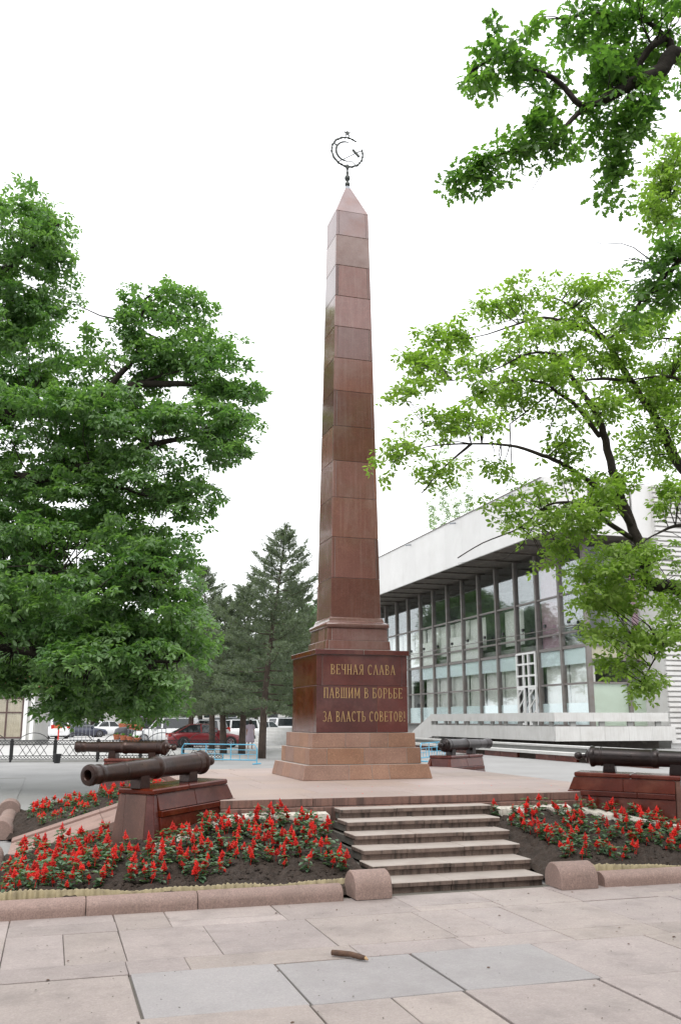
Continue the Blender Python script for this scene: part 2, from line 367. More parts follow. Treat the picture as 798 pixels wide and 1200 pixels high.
facing('x', PX0 + .02, PY0 + .05, PY1 - .05, .0, PZ - .105, 12, -1); facing('x', PX1 - .02, PY0 + .05, PY1 - .05, .0, PZ - .105, 12, 1)

# front stairs: 6 treads, each of a riser row and an overhanging tread row
RISE = PZ / 7; TREAD = .385
st = thing('staircase', (4.3, 9.2, 0), 'weathered granite steps rising to the platform between the two front flower beds', 'stairs')
for i in range(6):
    xl, xr = 3.235 + .033 * i, 5.035 + .072 * i
    y0 = 9.19 + TREAD * i; z1 = RISE * (i + 1)
    y1 = PY0 - .065
    under(MB().box(xl + .02, xr - .02, y0 + .05, y1, max(0, z1 - RISE - .02), z1 - .05).build('core', 'joint'), st)
    n = random.choice((2, 3)); e = [xl] + sorted(xl + (xr - xl) * (k + random.uniform(-.2, .2)) / n for k in range(1, n)) + [xr]
    for p, q in zip(e[:-1], e[1:]):
        dz = random.uniform(-.004, .004); dy = random.uniform(-.008, .008)
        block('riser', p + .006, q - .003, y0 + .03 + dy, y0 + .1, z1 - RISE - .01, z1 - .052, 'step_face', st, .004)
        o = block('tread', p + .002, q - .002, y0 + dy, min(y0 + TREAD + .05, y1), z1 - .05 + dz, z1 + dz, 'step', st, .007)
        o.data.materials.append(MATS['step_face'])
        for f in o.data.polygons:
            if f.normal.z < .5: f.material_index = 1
# sloping side ramp of pink slabs, seen across the flowers
st2 = thing('ramp', (.9, 13.5, 0), 'sloping pink granite ramp climbing to the platform between the left flower beds', 'ramp')
for y0, y1 in ((12.45, 12.78), (12.78, 13.45), (13.45, 14.15), (14.15, 14.5)):
    for xa, xb in ((-.42, .75), (.75, PX0 - .065)):
        z = lambda x, e: .03 + (x + .42) / (PX0 - .065 + .42) * (PZ - .03) + (.035 if e else 0)
        e = y0 < 12.5 or y1 > 14.4
        P = []
        for x_ in (xa + .003, xb - .003):
            for y_ in (y0 + .004, y1 - .004): P += [(x_, y_, -.02), (x_, y_, z(x_, e) - .006), (x_, y_ + (.006 if y_ < (y0 + y1) / 2 else -.006), z(x_, e))]
        under(link('ramp_slab', hullmesh('ramp_slab', P), 'ramp'), st2)

# ------------------------------------------------------------------ kerbs
def kerb_piece(name, L, wd, h, m, parent, loc, rz, round_=.55):
    """stone with a half-round top, axis along local x"""
    prof = [(-wd / 2, 0), (-wd / 2, h * (1 - round_))]
    for k in range(1, 12):
        a = math.pi - math.pi * k / 12; prof.append((wd / 2 * math.cos(a), h * (1 - round_) + h * round_ * math.sin(a)))
    prof += [(wd / 2, h * (1 - round_)), (wd / 2, 0)]
    n = len(prof); v = []; c = .012
    for x, s in ((0, .94), (c, 1), (L - c, 1), (L, .94)):
        v += [(x, y * s, z * s + (0 if s == 1 else .004)) for y, z in prof]
    f = []
    for i in range(3):
        for j in range(n - 1): f.append((i * n + j, i * n + j + 1, (i + 1) * n + j + 1, (i + 1) * n + j))
    f.append(tuple(range(n))); f.append(tuple(3 * n + j for j in reversed(range(n))))
    o = pyd(name, v, f, m); o.location = loc; o.rotation_euler = (0, 0, rz)
    bm = bmesh.new(); bm.from_mesh(o.data); bmesh.ops.recalc_face_normals(bm, faces=bm.faces); bm.to_mesh(o.data); bm.free()
    smooth_auto(o, 30)
    if parent is not None: o.parent = parent
    return o
kerb = struct(bpy.data.objects.new('kerb', None)); COL.objects.link(kerb)
KY = 9.02
x = -.74
for L in (1.14, .98, 1.38):
    kerb_piece('kerb_stone', L - .008, .24, .165, 'kerb', kerb, (x, KY, .0), R(random.uniform(-.4, .4))); x += L
x = 5.52
for L in (1.35, 1.3, 1.3, 1.0):
    kerb_piece('kerb_stone', L - .008, .24, .165, 'kerb', kerb, (x, KY - .1, .0), 0); x += L
for yy, LL in ((9.2, 1.1), (10.3, 1.2), (15.25, 1.35), (16.6, 1.35)):
    kerb_piece('kerb_stone', LL - .008, .24, .165, 'kerb', kerb, (-.6, yy, 0), R(90))
es = [(2.86, KY + .02, 0, 'domed granite end stone at the left foot of the front steps'), (5.0, KY - .08, 0, 'domed granite end stone at the right foot of the front steps')]
for X, Y, rz, lab in es:
    o = kerb_piece('end_stone', .37 if X < 4 else .42, .35, .245, 'kerb', None, (X, Y, .028), R(rz + random.uniform(-2, 2)), .62); tag(o, lab, 'kerb stone')
for Y, lab in ((11.75, 'domed end stone beside the side ramp, at the end of the front bed kerb'), (14.72, 'domed end stone where the rear flower bed meets the side ramp'), (18.2, 'domed end stone at the far corner of the rear flower bed')):
    o = kerb_piece('end_stone', .46, .38, .28, 'kerb', None, (-.62, Y, .01), R(90), .62); tag(o, lab, 'kerb stone')

# ------------------------------------------------------------------ flower beds
def bed_z(x, y, side):
    ty = (y - 9.15) / (PY0 - 9.15)
    if side == 'L': t = min(max(0, ty), max(0, (x + .38) / (PX0 + .38)))
    else: t = min(max(0, ty), max(0, (10.2 - x) / (10.2 - PX1)))
    t = max(0, min(1, t)); return .085 + .49 * t
def bed_back(x, y): return .10 + .46 * max(0, min(1, (x + .38) / (PX0 + .38)))
nz = [(random.uniform(0, 6), random.uniform(3, 9), random.uniform(3, 9), random.uniform(0, 6)) for _ in range(10)]
def lump(x, y): return .016 * sum(math.sin(a + b * x + c * y * (1 if k % 2 else -1)) for k, (a, b, c, d) in enumerate(nz)) / 2.2
def soil(name, x0, x1, y0, y1, fz, step=.045, skip=None):
    nx, ny = int((x1 - x0) / step), int((y1 - y0) / step); v = []; f = []
    for j in range(ny + 1):
        for i in range(nx + 1):
            X = x0 + (x1 - x0) * i / nx; Y = y0 + (y1 - y0) * j / ny
            edge = min(i, nx - i, j, ny - j)
            v.append((X, Y, fz(X, Y) + lump(X, Y) + random.uniform(-.022, .022) if edge else fz(X, Y) - .05))
    for j in range(ny):
        for i in range(nx): f.append((j * (nx + 1) + i, j * (nx + 1) + i + 1, (j + 1) * (nx + 1) + i + 1, (j + 1) * (nx + 1) + i))
    return struct(pyd(name, v, f, 'soil', None, False))
soil('bed_soil', -.50, 3.24, 9.14, PY0 - .05, lambda x, y: bed_z(x, y, 'L') if x < 3.1 else min(bed_z(x, y, 'L'), .07 + max(0, (y - 9.2)) * .22))
soil('bed_soil', -.50, PX0 - .05, PY0 - .06, 12.44, lambda x, y: bed_back(x, y))
soil('bed_soil', -.50, PX0 - .05, 14.51, 18.4, lambda x, y: bed_back(x, y))
soil('bed_soil', 5.12, 10.3, 9.05, PY0 - .05, lambda x, y: bed_z(x, y, 'R') if x > 5.5 else min(bed_z(x, y, 'R'), .07 + max(0, (y - 9.2)) * .22))

def edging(label, pts, seedk, group):
    """corrugated lawn edging with a scalloped top"""
    rr = random.Random(seedk); v = []; f = []; d = 0; P = []
    for a, b in zip(pts[:-1], pts[1:]):
        a, b = Vector(a), Vector(b); L = (b - a).length; n = int(L / .011)
        for k in range(n): P.append((a.lerp(b, k / n), d + L * k / n, (b - a).normalized()))
        d += L
    for k, (p, s, dr) in enumerate(P):
        nrm = Vector((-dr.y, dr.x, 0)); wv = math.sin((s + .02 * math.sin(s * 5.3)) * 2 * math.pi / .092) * (.75 + .35 * math.sin(s * 3.1 + seedk)); big = math.sin(s * 1.7 + seedk) * .014 + math.sin(s * 4.1) * .01 + math.sin(s * 9.3) * .006
        h = .07 + .014 * abs(wv) + big + .004 * rr.uniform(-1, 1)
        q = p + nrm * (.018 * wv + big)
        for z, o_ in ((-.06, -.004), (h, -.004), (h + .004, .002), (h, .008), (-.06, .008)): v.append((q.x + nrm.x * o_, q.y + nrm.y * o_, p.z + z))
    for k in range(len(P) - 1):
        for j in range(4): a = k * 5 + j; f.append((a, a + 1, a + 6, a + 5))
    o = pyd('lawn_edging', v, f, 'edging', None, True); return tag(o, label, 'edging', group)
def clods(label, n, x0, x1, y0, y1, fz, sd_):
    rr = random.Random(sd_); m = MB()
    for _ in range(n):
        x, y = rr.uniform(x0, x1), rr.uniform(y0, y1); r = rr.choice((.008, .012, .012, .018, .026)); z = fz(x, y) + lump(x, y)
        k = len(m.v)
        for dx, dy, dz in ((1, 0, 0), (0, 1, 0), (-1, 0, 0), (0, -1, 0), (0, 0, .8), (0, 0, -.6)): m.v.append((x + r * dx * rr.uniform(.6, 1.4), y + r * dy * rr.uniform(.6, 1.4), z + r * dz * rr.uniform(.6, 1.3)))
        for j in range(4): m.f += [(k + j, k + (j + 1) % 4, k + 4), (k + (j + 1) % 4, k + j, k + 5)]
    o = m.build('soil_clods', 'soil'); stuff(o); return tag(o, label, 'soil')
clods('loose dark soil clods in the left front bed', 2600, -.3, 3.0, 9.3, 11.3, lambda x, y: bed_z(x, y, 'L'), 1)
clods('loose dark soil clods in the right front bed', 2200, 5.5, 9.5, 9.2, 11.3, lambda x, y: bed_z(x, y, 'R'), 2)
edging('cream wavy plastic edging behind the kerb of the left front bed', [(-.36, 9.24, .095), (1.2, 9.235, .095), (2.75, 9.25, .09), (2.98, 9.28, .08), (3.06, 9.55, .1)], 1, 'wavy edging strips')
edging('cream wavy plastic edging behind the kerb of the right front bed', [(5.5, 9.13, .09), (7, 9.12, .095), (8.6, 9.12, .095), (10, 9.12, .095)], 2, 'wavy edging strips')

# ------------------------------------------------------------------ obelisk
OX, OY = 4.95, 15.72
ob = thing('obelisk', (OX, OY, PZ), 'tall red granite obelisk with gilded inscription on its stepped base', 'obelisk')
def sq(h): return (OX - h, OX + h, OY - h, OY + h)
def course(z0, z1, h0, h1, m, joints_f, joints_s, th=.28, name='stone'):
    """ring of stones: front and back rows run full width, side rows fit between"""
    under(MB().build('x', m) if False else link('core', hullmesh('core', prism_pts(sq(h0 - .01), sq(h1 - .01), z0 + .002, z1 - .002, .001)), 'mortar'), ob)
    for sgn in (-1, 1):
        e = [-1] + joints_f + [1]
        for a, c in zip(e[:-1], e[1:]):
            def rect(h):
                xa, xc = OX + a * h + (.004 if a > -1 else 0), OX + c * h - (.004 if c < 1 else 0)
                return (xa, xc, OY - h, OY - h + th) if sgn < 0 else (xa, xc, OY + h - th, OY + h)
            r0, r1 = rect(h0), rect(h1)
            block(name, *r0, z0 + .003, z1 - .003, m, ob, .005, top=r1)
        e = [-1] + joints_s + [1]
        for a, c in zip(e[:-1], e[1:]):
            def rect(h):
                k = h - th - .003; ya, yc = OY + a * k + .002, OY + c * k - .002
                return (OX - h, OX - h + th, ya, yc) if sgn < 0 else (OX + h - th, OX + h, ya, yc)
            r0, r1 = rect(h0), rect(h1)
            block(name, *r0, z0 + .003, z1 - .003, m, ob, .005, top=r1)
course(PZ, .985, 1.10, 1.055, 'pink_base', [-.30, .06, .33], [-.2, .45])
course(.985, 1.245, .962, .957, 'pink_base', [-.69, -.03, .74], [.1])
course(1.245, 1.483, .893, .888, 'pink_base', [-.37, .10, .46], [-.1])
def panels(z0, z1, h0, h1, m, kind, th=.085, fj=None, core=True):
    """four facing slabs round a core; kind A: front runs through; kind B: side slabs run through and show as strips"""
    if core: under(link('core', hullmesh('core', prism_pts(sq(h0 - .012), sq(h1 - .012), z0, z1, .001)), 'mortar'), ob)
    def place(fr0, fr1): block('facing_slab', *fr0, z0 + .0035, z1 - .0035, m, ob, .004, top=fr1)
    for sgn in (-1, 1):
        fe = [-1] + (fj or []) + [1] if sgn < 0 else [-1, 1]
        for a, c in zip(fe[:-1], fe[1:]):
            def rf(h):
                k = h if kind == 'A' else h - th - .007
                xa, xc = OX + a * k + (.003 if a > -1 else 0), OX + c * k - (.003 if c < 1 else 0)
                return (xa, xc, OY - h, OY - h + th) if sgn < 0 else (xa, xc, OY + h - th, OY + h)
            place(rf(h0), rf(h1))
        def rs(h):
            k = h if kind == 'B' else h - th - .003
            return (OX - h, OX - h + th, OY - k, OY + k) if sgn < 0 else (OX + h - th, OX + h, OY - k, OY + k)
        place(rs(h0), rs(h1))
panels(1.486, 2.25, .80, .80, 'red', 'A', .19, [.31])
panels(2.25, 2.76, .80, .80, 'red', 'B', .095, None)
course(2.76, 2.845, .832, .832, 'red', [.02], [0], .3)
course(2.845, 2.868, .62, .60, 'plat', [.4], [], .2)
course(2.868, 3.02, .585, .575, 'red_shaft', [-.9], [.2], .2)
course(3.02, 3.235, .545, .54, 'red_shaft', [-.85], [0], .2)
# torus moulding: square ring with a rounded profile
prof = [(.50, 3.235), (.548, 3.238), (.566, 3.26), (.57, 3.285), (.56, 3.315), (.53, 3.335), (.505, 3.345), (.492, 3.365), (.484, 3.40), (.47, 3.425), (.45, 3.43)]
tv = []; tf = []
for h, z in prof: tv += [(OX - h, OY - h, z), (OX + h, OY - h, z), (OX + h, OY + h, z), (OX - h, OY + h, z)]
for i in range(len(prof) - 1):
    for j in range(4): a = i * 4 + j; c = i * 4 + (j + 1) % 4; tf.append((a, c, c + 4, a + 4))
under(smooth_auto(pyd('moulding', tv, tf, 'red_shaft'), 50), ob)
zs = [3.42, 4.118, 4.842, 5.571, 6.253, 6.916, 7.597, 8.244, 8.877, 9.503, 10.141, 10.776, 11.30]
def sh(z): return .455 + (.322 - .455) * (z - 3.42) / (11.3 - 3.42)
for i in range(len(zs) - 1):
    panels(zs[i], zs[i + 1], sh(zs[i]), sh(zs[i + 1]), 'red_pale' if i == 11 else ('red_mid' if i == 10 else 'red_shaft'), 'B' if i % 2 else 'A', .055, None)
zt = 11.30
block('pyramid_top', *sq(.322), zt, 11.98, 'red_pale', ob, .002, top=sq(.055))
block('metal_cap', *sq(.075), 11.90, 12.09, 'grey_iron', ob, .002, top=sq(.02))
# spire with balls
sp = MB(); sp.lathe([(.02, 12.05), (.05, 12.07), (.052, 12.12), (.028, 12.14), (.022, 12.17), (.05, 12.20), (.058, 12.24), (.045, 12.28), (.02, 12.30), (.028, 12.33), (.032, 12.36), (.018, 12.39), (.02, 12.42), (.035, 12.46), (.04, 12.50), (.028, 12.53), (0.0, 12.54)], 14, 'z', (OX, OY, 0))
spire = under(sp.build('spire', 'emblem', None, True), ob)
ER, EZ = .325, 12.82
def ering(a0, a1, r, rad, thick_fn=None, n=40, dx=0, dz=0):
    pts = []; rr = []
    for k in range(n + 1):
        a = R(a0 + (a1 - a0) * k / n); pts.append((OX + dx + r * math.sin(a), OY, EZ + dz + r * math.cos(a))); rr.append(thick_fn(k / n, k) if thick_fn else rad)
    return pts, rr
wr = MB()                                                   # wreath ring, open at the upper right, with leaf swellings
pts, rr = ering(70, 395, ER, .012, lambda t, k: .017 + .008 * (k % 3 == 0), 66); wr.tube(pts, rr, 6)
under(wr.build('wreath_ring', 'emblem', None, True), ob)
lf = MB()
for k in range(22):
    a = R(95 + k * 12.5); c = Vector((OX + ER * math.sin(a), OY, EZ + ER * math.cos(a))); tdir = Vector((math.cos(a), 0, -math.sin(a))); nd = Vector((math.sin(a), 0, math.cos(a)))
    s = 1 if k % 2 else -1; lf.tube([c, c + tdir * .03 + nd * .014 * s, c + tdir * .07 + nd * .018 * s], [.006, .018, .002], 5)
stuff(under(lf.build('wreath_leaves', 'emblem', None, True), ob))
sk = MB(); pts, rr = ering(170, 375, .215, .01, lambda t, k: .007 + .016 * math.sin(math.pi * min(1, t * 1.02)) ** .6, 40, -.02, .01); sk.tube(pts, rr, 6)
sk.tube([(OX + .02, OY, EZ - .2), (OX + .115, OY, EZ - .195), (OX + .2, OY, EZ - .3)], .009, 6)
under(sk.build('sickle', 'emblem', None, True), ob)
hm = MB(); hm.tube([(OX - .2, OY + .012, EZ - .25), (OX + .2, OY + .012, EZ + .03)], .009, 6)
under(hm.build('hammer_handle', 'emblem', None, True), ob)
hd = MB(); hd.tube([(OX + .115, OY + .012, EZ + .085), (OX + .19, OY + .012, EZ + .01), (OX + .255, OY + .012, EZ - .055)], .027, 4)
hd.tube([(OX + .2, OY + .012, EZ + .03), (OX + .245, OY + .012, EZ + .065), (OX + .315, OY, EZ + .07)], [.012, .012, .01], 5)
under(hd.build('hammer_head', 'emblem'), ob)
br = MB(); br.tube([(OX - .285, OY, EZ + .15), (OX - .205, OY, EZ + .1)], [.01, .022], 5); br.tube([(OX - .03, OY, EZ + ER), (OX - .02, OY, EZ + ER + .06)], .006, 5); br.tube([(OX + .045, OY, EZ + ER), (OX + .02, OY, EZ + ER + .07)], .006, 5)
under(br.build('brackets', 'emblem'), ob)
sv = []; 
for yy in (-.012, .012):
    for k in range(10):
        a = R(36 * k); r_ = .075 if k % 2 == 0 else .03; sv.append((OX + r_ * math.sin(a), OY + yy, EZ + ER + .105 + r_ * math.cos(a)))
sf = [tuple(range(10))[::-1], tuple(range(10, 20))] + [(k, (k + 1) % 10, 10 + (k + 1) % 10, 10 + k) for k in range(10)]
under(pyd('star', sv, sf, 'emblem'), ob)

# gilded letters, each a mesh of its own
def arc(cx, cy, rx, ry, a0, a1, n=10): return [(cx + rx * math.cos(R(a0 + (a1 - a0) * k / n)), cy + ry * math.sin(R(a0 + (a1 - a0) * k / n))) for k in range(n + 1)]
TK, TN = .12, .065
def V(x, a=0, b=1, s=True): return [([(x, a), (x, b)], TK)] + ([([(x - .09, a + .02), (x + .09, a + .02)], .05), ([(x - .09, b - .02), (x + .09, b - .02)], .05)] if s else [])
def bowl(x, y0, y1, wd): return [([(x, y1 - .03), (x + wd * .4, y1 - .03)] + arc(x + wd * .4, (y0 + y1) / 2, wd * .6, (y1 - y0) / 2 - .03, 90, -90, 9) + [(x, y0 + .03)], .085)]
GL = {
 'В': (.50, V(.1) + bowl(.1, .5, 1, .30) + bowl(.1, 0, .53, .36)),
 'Е': (.46, V(.1) + [([(.1, .97), (.44, .97)], TN), ([(.1, .51), (.36, .51)], TN), ([(.1, .03), (.46, .03)], TN), ([(.43, .97), (.43, .85)], .05), ([(.45, .03), (.45, .16)], .05), ([(.35, .44), (.35, .58)], .05)]),
 'Ч': (.52, [([(.08, 1), (.08, .62), (.14, .5), (.24, .46), (.44, .5)], .09)] + V(.44) + [([(-.01, .98), (.17, .98)], .05)]),
 'Н': (.56, V(.1) + V(.46) + [([(.1, .5), (.46, .5)], TN)]),
 'А': (.56, [([(.05, 0), (.27, 1)], .065), ([(.27, 1), (.5, 0)], TK), ([(.13, .3), (.42, .3)], .05), ([(-.02, .02), (.13, .02)], .05), ([(.41, .02), (.58, .02)], .05)]),
 'Я': (.52, V(.42) + [([(.42, .97), (.26, .97)] + arc(.26, .72, .17, .25, 90, 270, 9) + [(.42, .47)], .085), ([(.28, .47), (.06, 0)], .09), ([(-.02, .02), (.12, .02)], .05)]),
 'С': (.52, [(arc(.28, .5, .22, .47, 50, 310, 16), .095), ([(.44, .98), (.44, .76)], .05)]),
 'Л': (.56, [([(.05, 0), (.27, 1)], .065), ([(.27, 1), (.5, 0)], TK), ([(-.02, .02), (.13, .02)], .05), ([(.41, .02), (.58, .02)], .05)]),
 'П': (.56, V(.1) + V(.46) + [([(.04, .97), (.52, .97)], TN)]),
 'Ш': (.78, V(.1) + V(.39) + V(.68) + [([(.04, .03), (.74, .03)], TN)]),
 'И': (.58, V(.1) + V(.48) + [([(.1, .05), (.48, .95)], .06)]),
 'М': (.70, V(.1) + V(.6) + [([(.1, .98), (.35, .2)], .085), ([(.35, .2), (.6, .98)], .06)]),
 'Б': (.50, V(.1) + [([(.1, .97), (.43, .97)], TN), ([(.43, .97), (.43, .84)], .05)] + bowl(.1, 0, .56, .36)),
 'О': (.54, [(arc(.27, .5, .2, .46, 0, 360, 20), .1)]),
 'Р': (.48, V(.1) + bowl(.1, .42, 1, .34)),
 'Ь': (.48, V(.1) + bowl(.1, 0, .54, .34)),
 'З': (.46, [(arc(.2, .74, .18, .23, 140, -80, 9) + arc(.2, .27, .21, .24, 80, -140, 9), .09)]),
 'Т': (.52, V(.26, s=False) + [([(.02, .97), (.5, .97)], TN), ([(.03, .97), (.03, .85)], .05), ([(.49, .97), (.49, .85)], .05), ([(.17, .02), (.35, .02)], .05)]),
 '!': (.2, [([(.1, 1), (.1, .3)], .09), ([(.1, .12), (.1, 0)], .12)]),
 ' ': (.22, []),
}
def letters(text, x0, x1, z0, z1, gap=.15):
    tot = sum(GL[c][0] for c in text) + gap * (len(text) - 1); sx = (x1 - x0) / tot; H_ = z1 - z0; xc = x0
    for ch in text:
        wd, strokes = GL[ch]
        if strokes:
            m = MB(); yf = OY - .80
            for si, (pl, th) in enumerate(strokes):
                d = .006 + .0003 * si
                P = [Vector((xc + p[0] * sx, 0, z0 + p[1] * H_)) for p in pl]; k0 = len(m.v); tw = th * sx * .72
                for i, p in enumerate(P):
                    dv = (P[min(i + 1, len(P) - 1)] - P[max(i - 1, 0)]).normalized(); nv = Vector((-dv.z, 0, dv.x)) * tw / 2
                    for q in (p + nv, p - nv):
                        m.v += [(q.x, yf + .002, q.z), (q.x, yf - d, q.z)]
                for i in range(len(P) - 1):
                    a = k0 + 4 * i; b = a + 4
                    m.f += [(a + 1, b + 1, b + 3, a + 3), (a, a + 1, b + 1, b), (a + 2, b + 2, b + 3, a + 3)]
                e = k0 + 4 * (len(P) - 1); m.f += [(k0, k0 + 1, k0 + 3, k0 + 2), (e, e + 1, e + 3, e + 2)]
            under(m.build('letter', 'gold'), ob)
        xc += (wd + gap) * sx
letters('ВЕЧНАЯ СЛАВА', 4.39, 5.53, 2.435, 2.60)
letters('ПАВШИМ В БОРЬБЕ', 4.27, 5.65, 2.045, 2.215)
letters('ЗА ВЛАСТЬ СОВЕТОВ!', 4.26, 5.70, 1.665, 1.83)

# ------------------------------------------------------------------ cannons on granite pedestals
CL = 2.1
def cannon(loc, az, tilt, m, label, plabel, ground=0.0, hole=True):
    """local x runs from breech (0) to muzzle; local z = 0 is the pedestal top"""
    rot = Matrix.Rotation(R(90 - az), 4, 'Z') @ Matrix.Rotation(R(tilt), 4, 'Y')
    P = bpy.data.objects.new('pedestal', None); COL.objects.link(P); P.matrix_world = Matrix.Translation(loc) @ rot
    tag(P, plabel, 'pedestal', 'cannon pedestals'); P.empty_display_size = .1
    def pb(name, x0, x1, y0, y1, z0, z1, mm, top=None, b=.006):
        o = link(name, hullmesh(name, prism_pts((x0, x1, y0, y1), top or (x0, x1, y0, y1), z0, z1, b)), mm, P); return o
    base = -loc[2] + ground - .12
    x0, x1, w0 = .0, 1.34, .25
    pb('core', x0 + .0, x1 - .01, -w0 + .012, w0 - .012, base, -.05, 'mortar', b=.004)
    for a, c in ((x0 - .02, .72), (.724, x1 + .015)): pb('cap_stone', a, c, -w0 - .012, w0 + .012, -.06, 0, 'red', b=.014)
    for s in (-1, 1):
        def rr(xa, xb, ya, yb): return (xa, xb, ya, yb) if s > 0 else (xa, xb, -yb, -ya)
        for xa, xb in ((x0 - .03, .62), (.624, x1 - .06)):
            pb('upper_slab', *rr(xa - (.06 if xa < 0 else 0), xb, w0 - .05, w0 + .045), -.23, -.064, 'red', rr(xa, xb, w0 - .05, w0), .004)
        for xa, xb in ((x0 - .1, .8), (.804, x1 - .06)):
            pb('ledge_slab', *rr(xa, xb, w0 - .05, w0 + .075), -.30, -.234, 'red', None, .006)
        pb('lower_slab', *rr(x0 - .1, x1 - .06, w0 - .05, w0 + .13), base, -.304, 'red', rr(x0 - .08, x1 - .06, w0 - .05, w0 + .06), .004)
        pb('corner_stone', *rr(x1 - .057, x1 + .09, w0 - .1, w0 + .14), base, -.064, 'ped_end' if s < 0 else 'red', rr(x1 - .057, x1 + .0, w0 - .1, w0 + .0), .006)
    pb('end_slab', x1 - .03, x1 + .095, -w0 + .098, w0 - .098, base, -.064, 'ped_end', (x1 - .03, x1 + .003, -w0 + .098, w0 - .098), .004)
    pb('back_slab', x0 - .13, x0, -w0 - .03, w0 + .03, base, -.064, 'red', (x0 - .03, x0, -w0 + .0, w0 - .0), .004)
    C = bpy.data.objects.new('cannon', None); COL.objects.link(C); C.matrix_world = Matrix.Translation(loc) @ rot
    tag(C, label, 'cannon', 'bronze cannons round the obelisk'); C.empty_display_size = .1
    A = .205
    prof = [(0.0, .095), (.055, .10), (.075, .115), (.10, .125), (.105, .145), (.125, .16), (.15, .175), (.152, .20), (.145, .22), (.134, .235), (.133, .30),
            (.138, .305), (.138, .325), (.132, .33), (.126, .70), (.122, .97), (.127, .985), (.135, 1.0), (.135, 1.04), (.127, 1.06), (.116, 1.075), (.112, 1.4), (.108, 1.55),
            (.111, 1.555), (.111, 1.575), (.106, 1.58), (.098, 1.86), (.101, 1.90), (.112, 1.93), (.112, 1.955), (.103, 1.97), (.106, 2.0), (.118, 2.04), (.12, 2.07), (.113, 2.095), (.10, 2.1), (.062, 2.1), (.055, 2.09), (.055, 1.7), (0.0, 1.7)]
    prof = [(r_ * .94, h_) for r_, h_ in prof]; b = MB().lathe(prof, 36, 'x', (0, 0, A)); bo = b.build('barrel', m, C); smooth_auto(bo, 28)
    k = MB().lathe([(.03, .1), (.028, .065), (.022, .055), (.036, .045), (.05, .02), (.054, -.005), (.048, -.03), (.03, -.05), (0, -.056)], 20, 'x', (0, 0, A)); k.build('cascabel', m, C, True)
    for xs_, r_ in ((.42, .13), (1.28, .115)):
        # saddle support: foot and cradle
        link('support', hullmesh('support', prism_pts((xs_ - .085, xs_ + .085, -.075, .075), (xs_ - .07, xs_ + .07, -.085, .085), 0.0, A - r_ * .55, .006)), m, C)
    if hole:
        h = MB().lathe([(.026, 0), (.026, .012), (0, .012)], 14, 'z'); ho = h.build('touch_hole', 'bronze_dark', C)
        s = -1
        ho.matrix_local = Matrix.Translation((1.72, s * .094, A + .01)) @ Matrix.Rotation(R(90), 4, 'X')
    return P, C
def cloc(cx, cy, z): return (cx, cy, z)
cannon((1.93, 11.86, .985), 226.5, 1.8, 'bronze', 'brown bronze cannon pointing outward over the front flower bed', 'red granite pedestal standing in the left front flower bed', .05)
cannon((7.06, 11.76, 1.0), 131, 1.2, 'bronze_dark', 'black bronze cannon above the bed right of the steps', 'red granite pedestal in the flower bed right of the steps', .05)
cannon((2.28, 18.35, .965), 303, 0, 'bronze', 'brown bronze cannon behind the rear flower bed by the railing side', 'red granite pedestal behind the rear flower bed', .05, False)
cannon((7.72, 18.2, .97), 54, 0, 'bronze_dark', 'short-looking black cannon behind the obelisk, facing the glass building', 'red granite pedestal behind the obelisk on the building side', .05, False)

# limestone rubble strips at the foot of the wall and pedestals
def strip(label, a, b, z0, z1, seedk, wdt=.1):
    rr = random.Random(seedk); a, b = Vector(a), Vector(b); n = int((b - a).length / .035); v = []; f = []; dr = (b - a).normalized(); nr = Vector((-dr.y, dr.x, 0))
    for k in range(n + 1):
        p = a.lerp(b, k / n); z = z0 + (z1 - z0) * k / n; wv = wdt * (1 + rr.uniform(-.3, .3))
        for o_, h in ((-wv, -.06), (-wv * .8, .02 + rr.uniform(-.012, .012)), (0, .04 + rr.uniform(-.012, .012)), (wv * .8, .045), (wv, -.06)):
            q = p + nr * o_; v.append((q.x, q.y, z + h))
    for k in range(n):
        for j in range(4): c = k * 5 + j; f.append((c, c + 1, c + 6, c + 5))
    o = pyd('stone_strip', v, f, 'limestone'); return tag(o, label, 'stone strip')
strip('pale rough stone strip along the foot of the left front pedestal', (1.10, 10.36, 0), (2.2, 11.36, 0), bed_z(1.10, 10.36, 'L') + .0, bed_z(2.2, 11.36, 'L') + .0, 3)
strip('pale rough stone strip along the platform wall left of the steps', (2.25, 11.33, 0), (3.3, 11.33, 0), .555, .55, 4)
strip('pale rough stone strip along the platform wall right of the steps', (5.55, 11.33, 0), (6.6, 11.33, 0), .55, .555, 5)
strip('pale rough stone strip along the foot of the right front pedestal', (6.75, 11.25, 0), (7.75, 10.25, 0), bed_z(6.75, 11.2, 'R') + .01, bed_z(7.75, 10.25, 'R') + .01, 6)

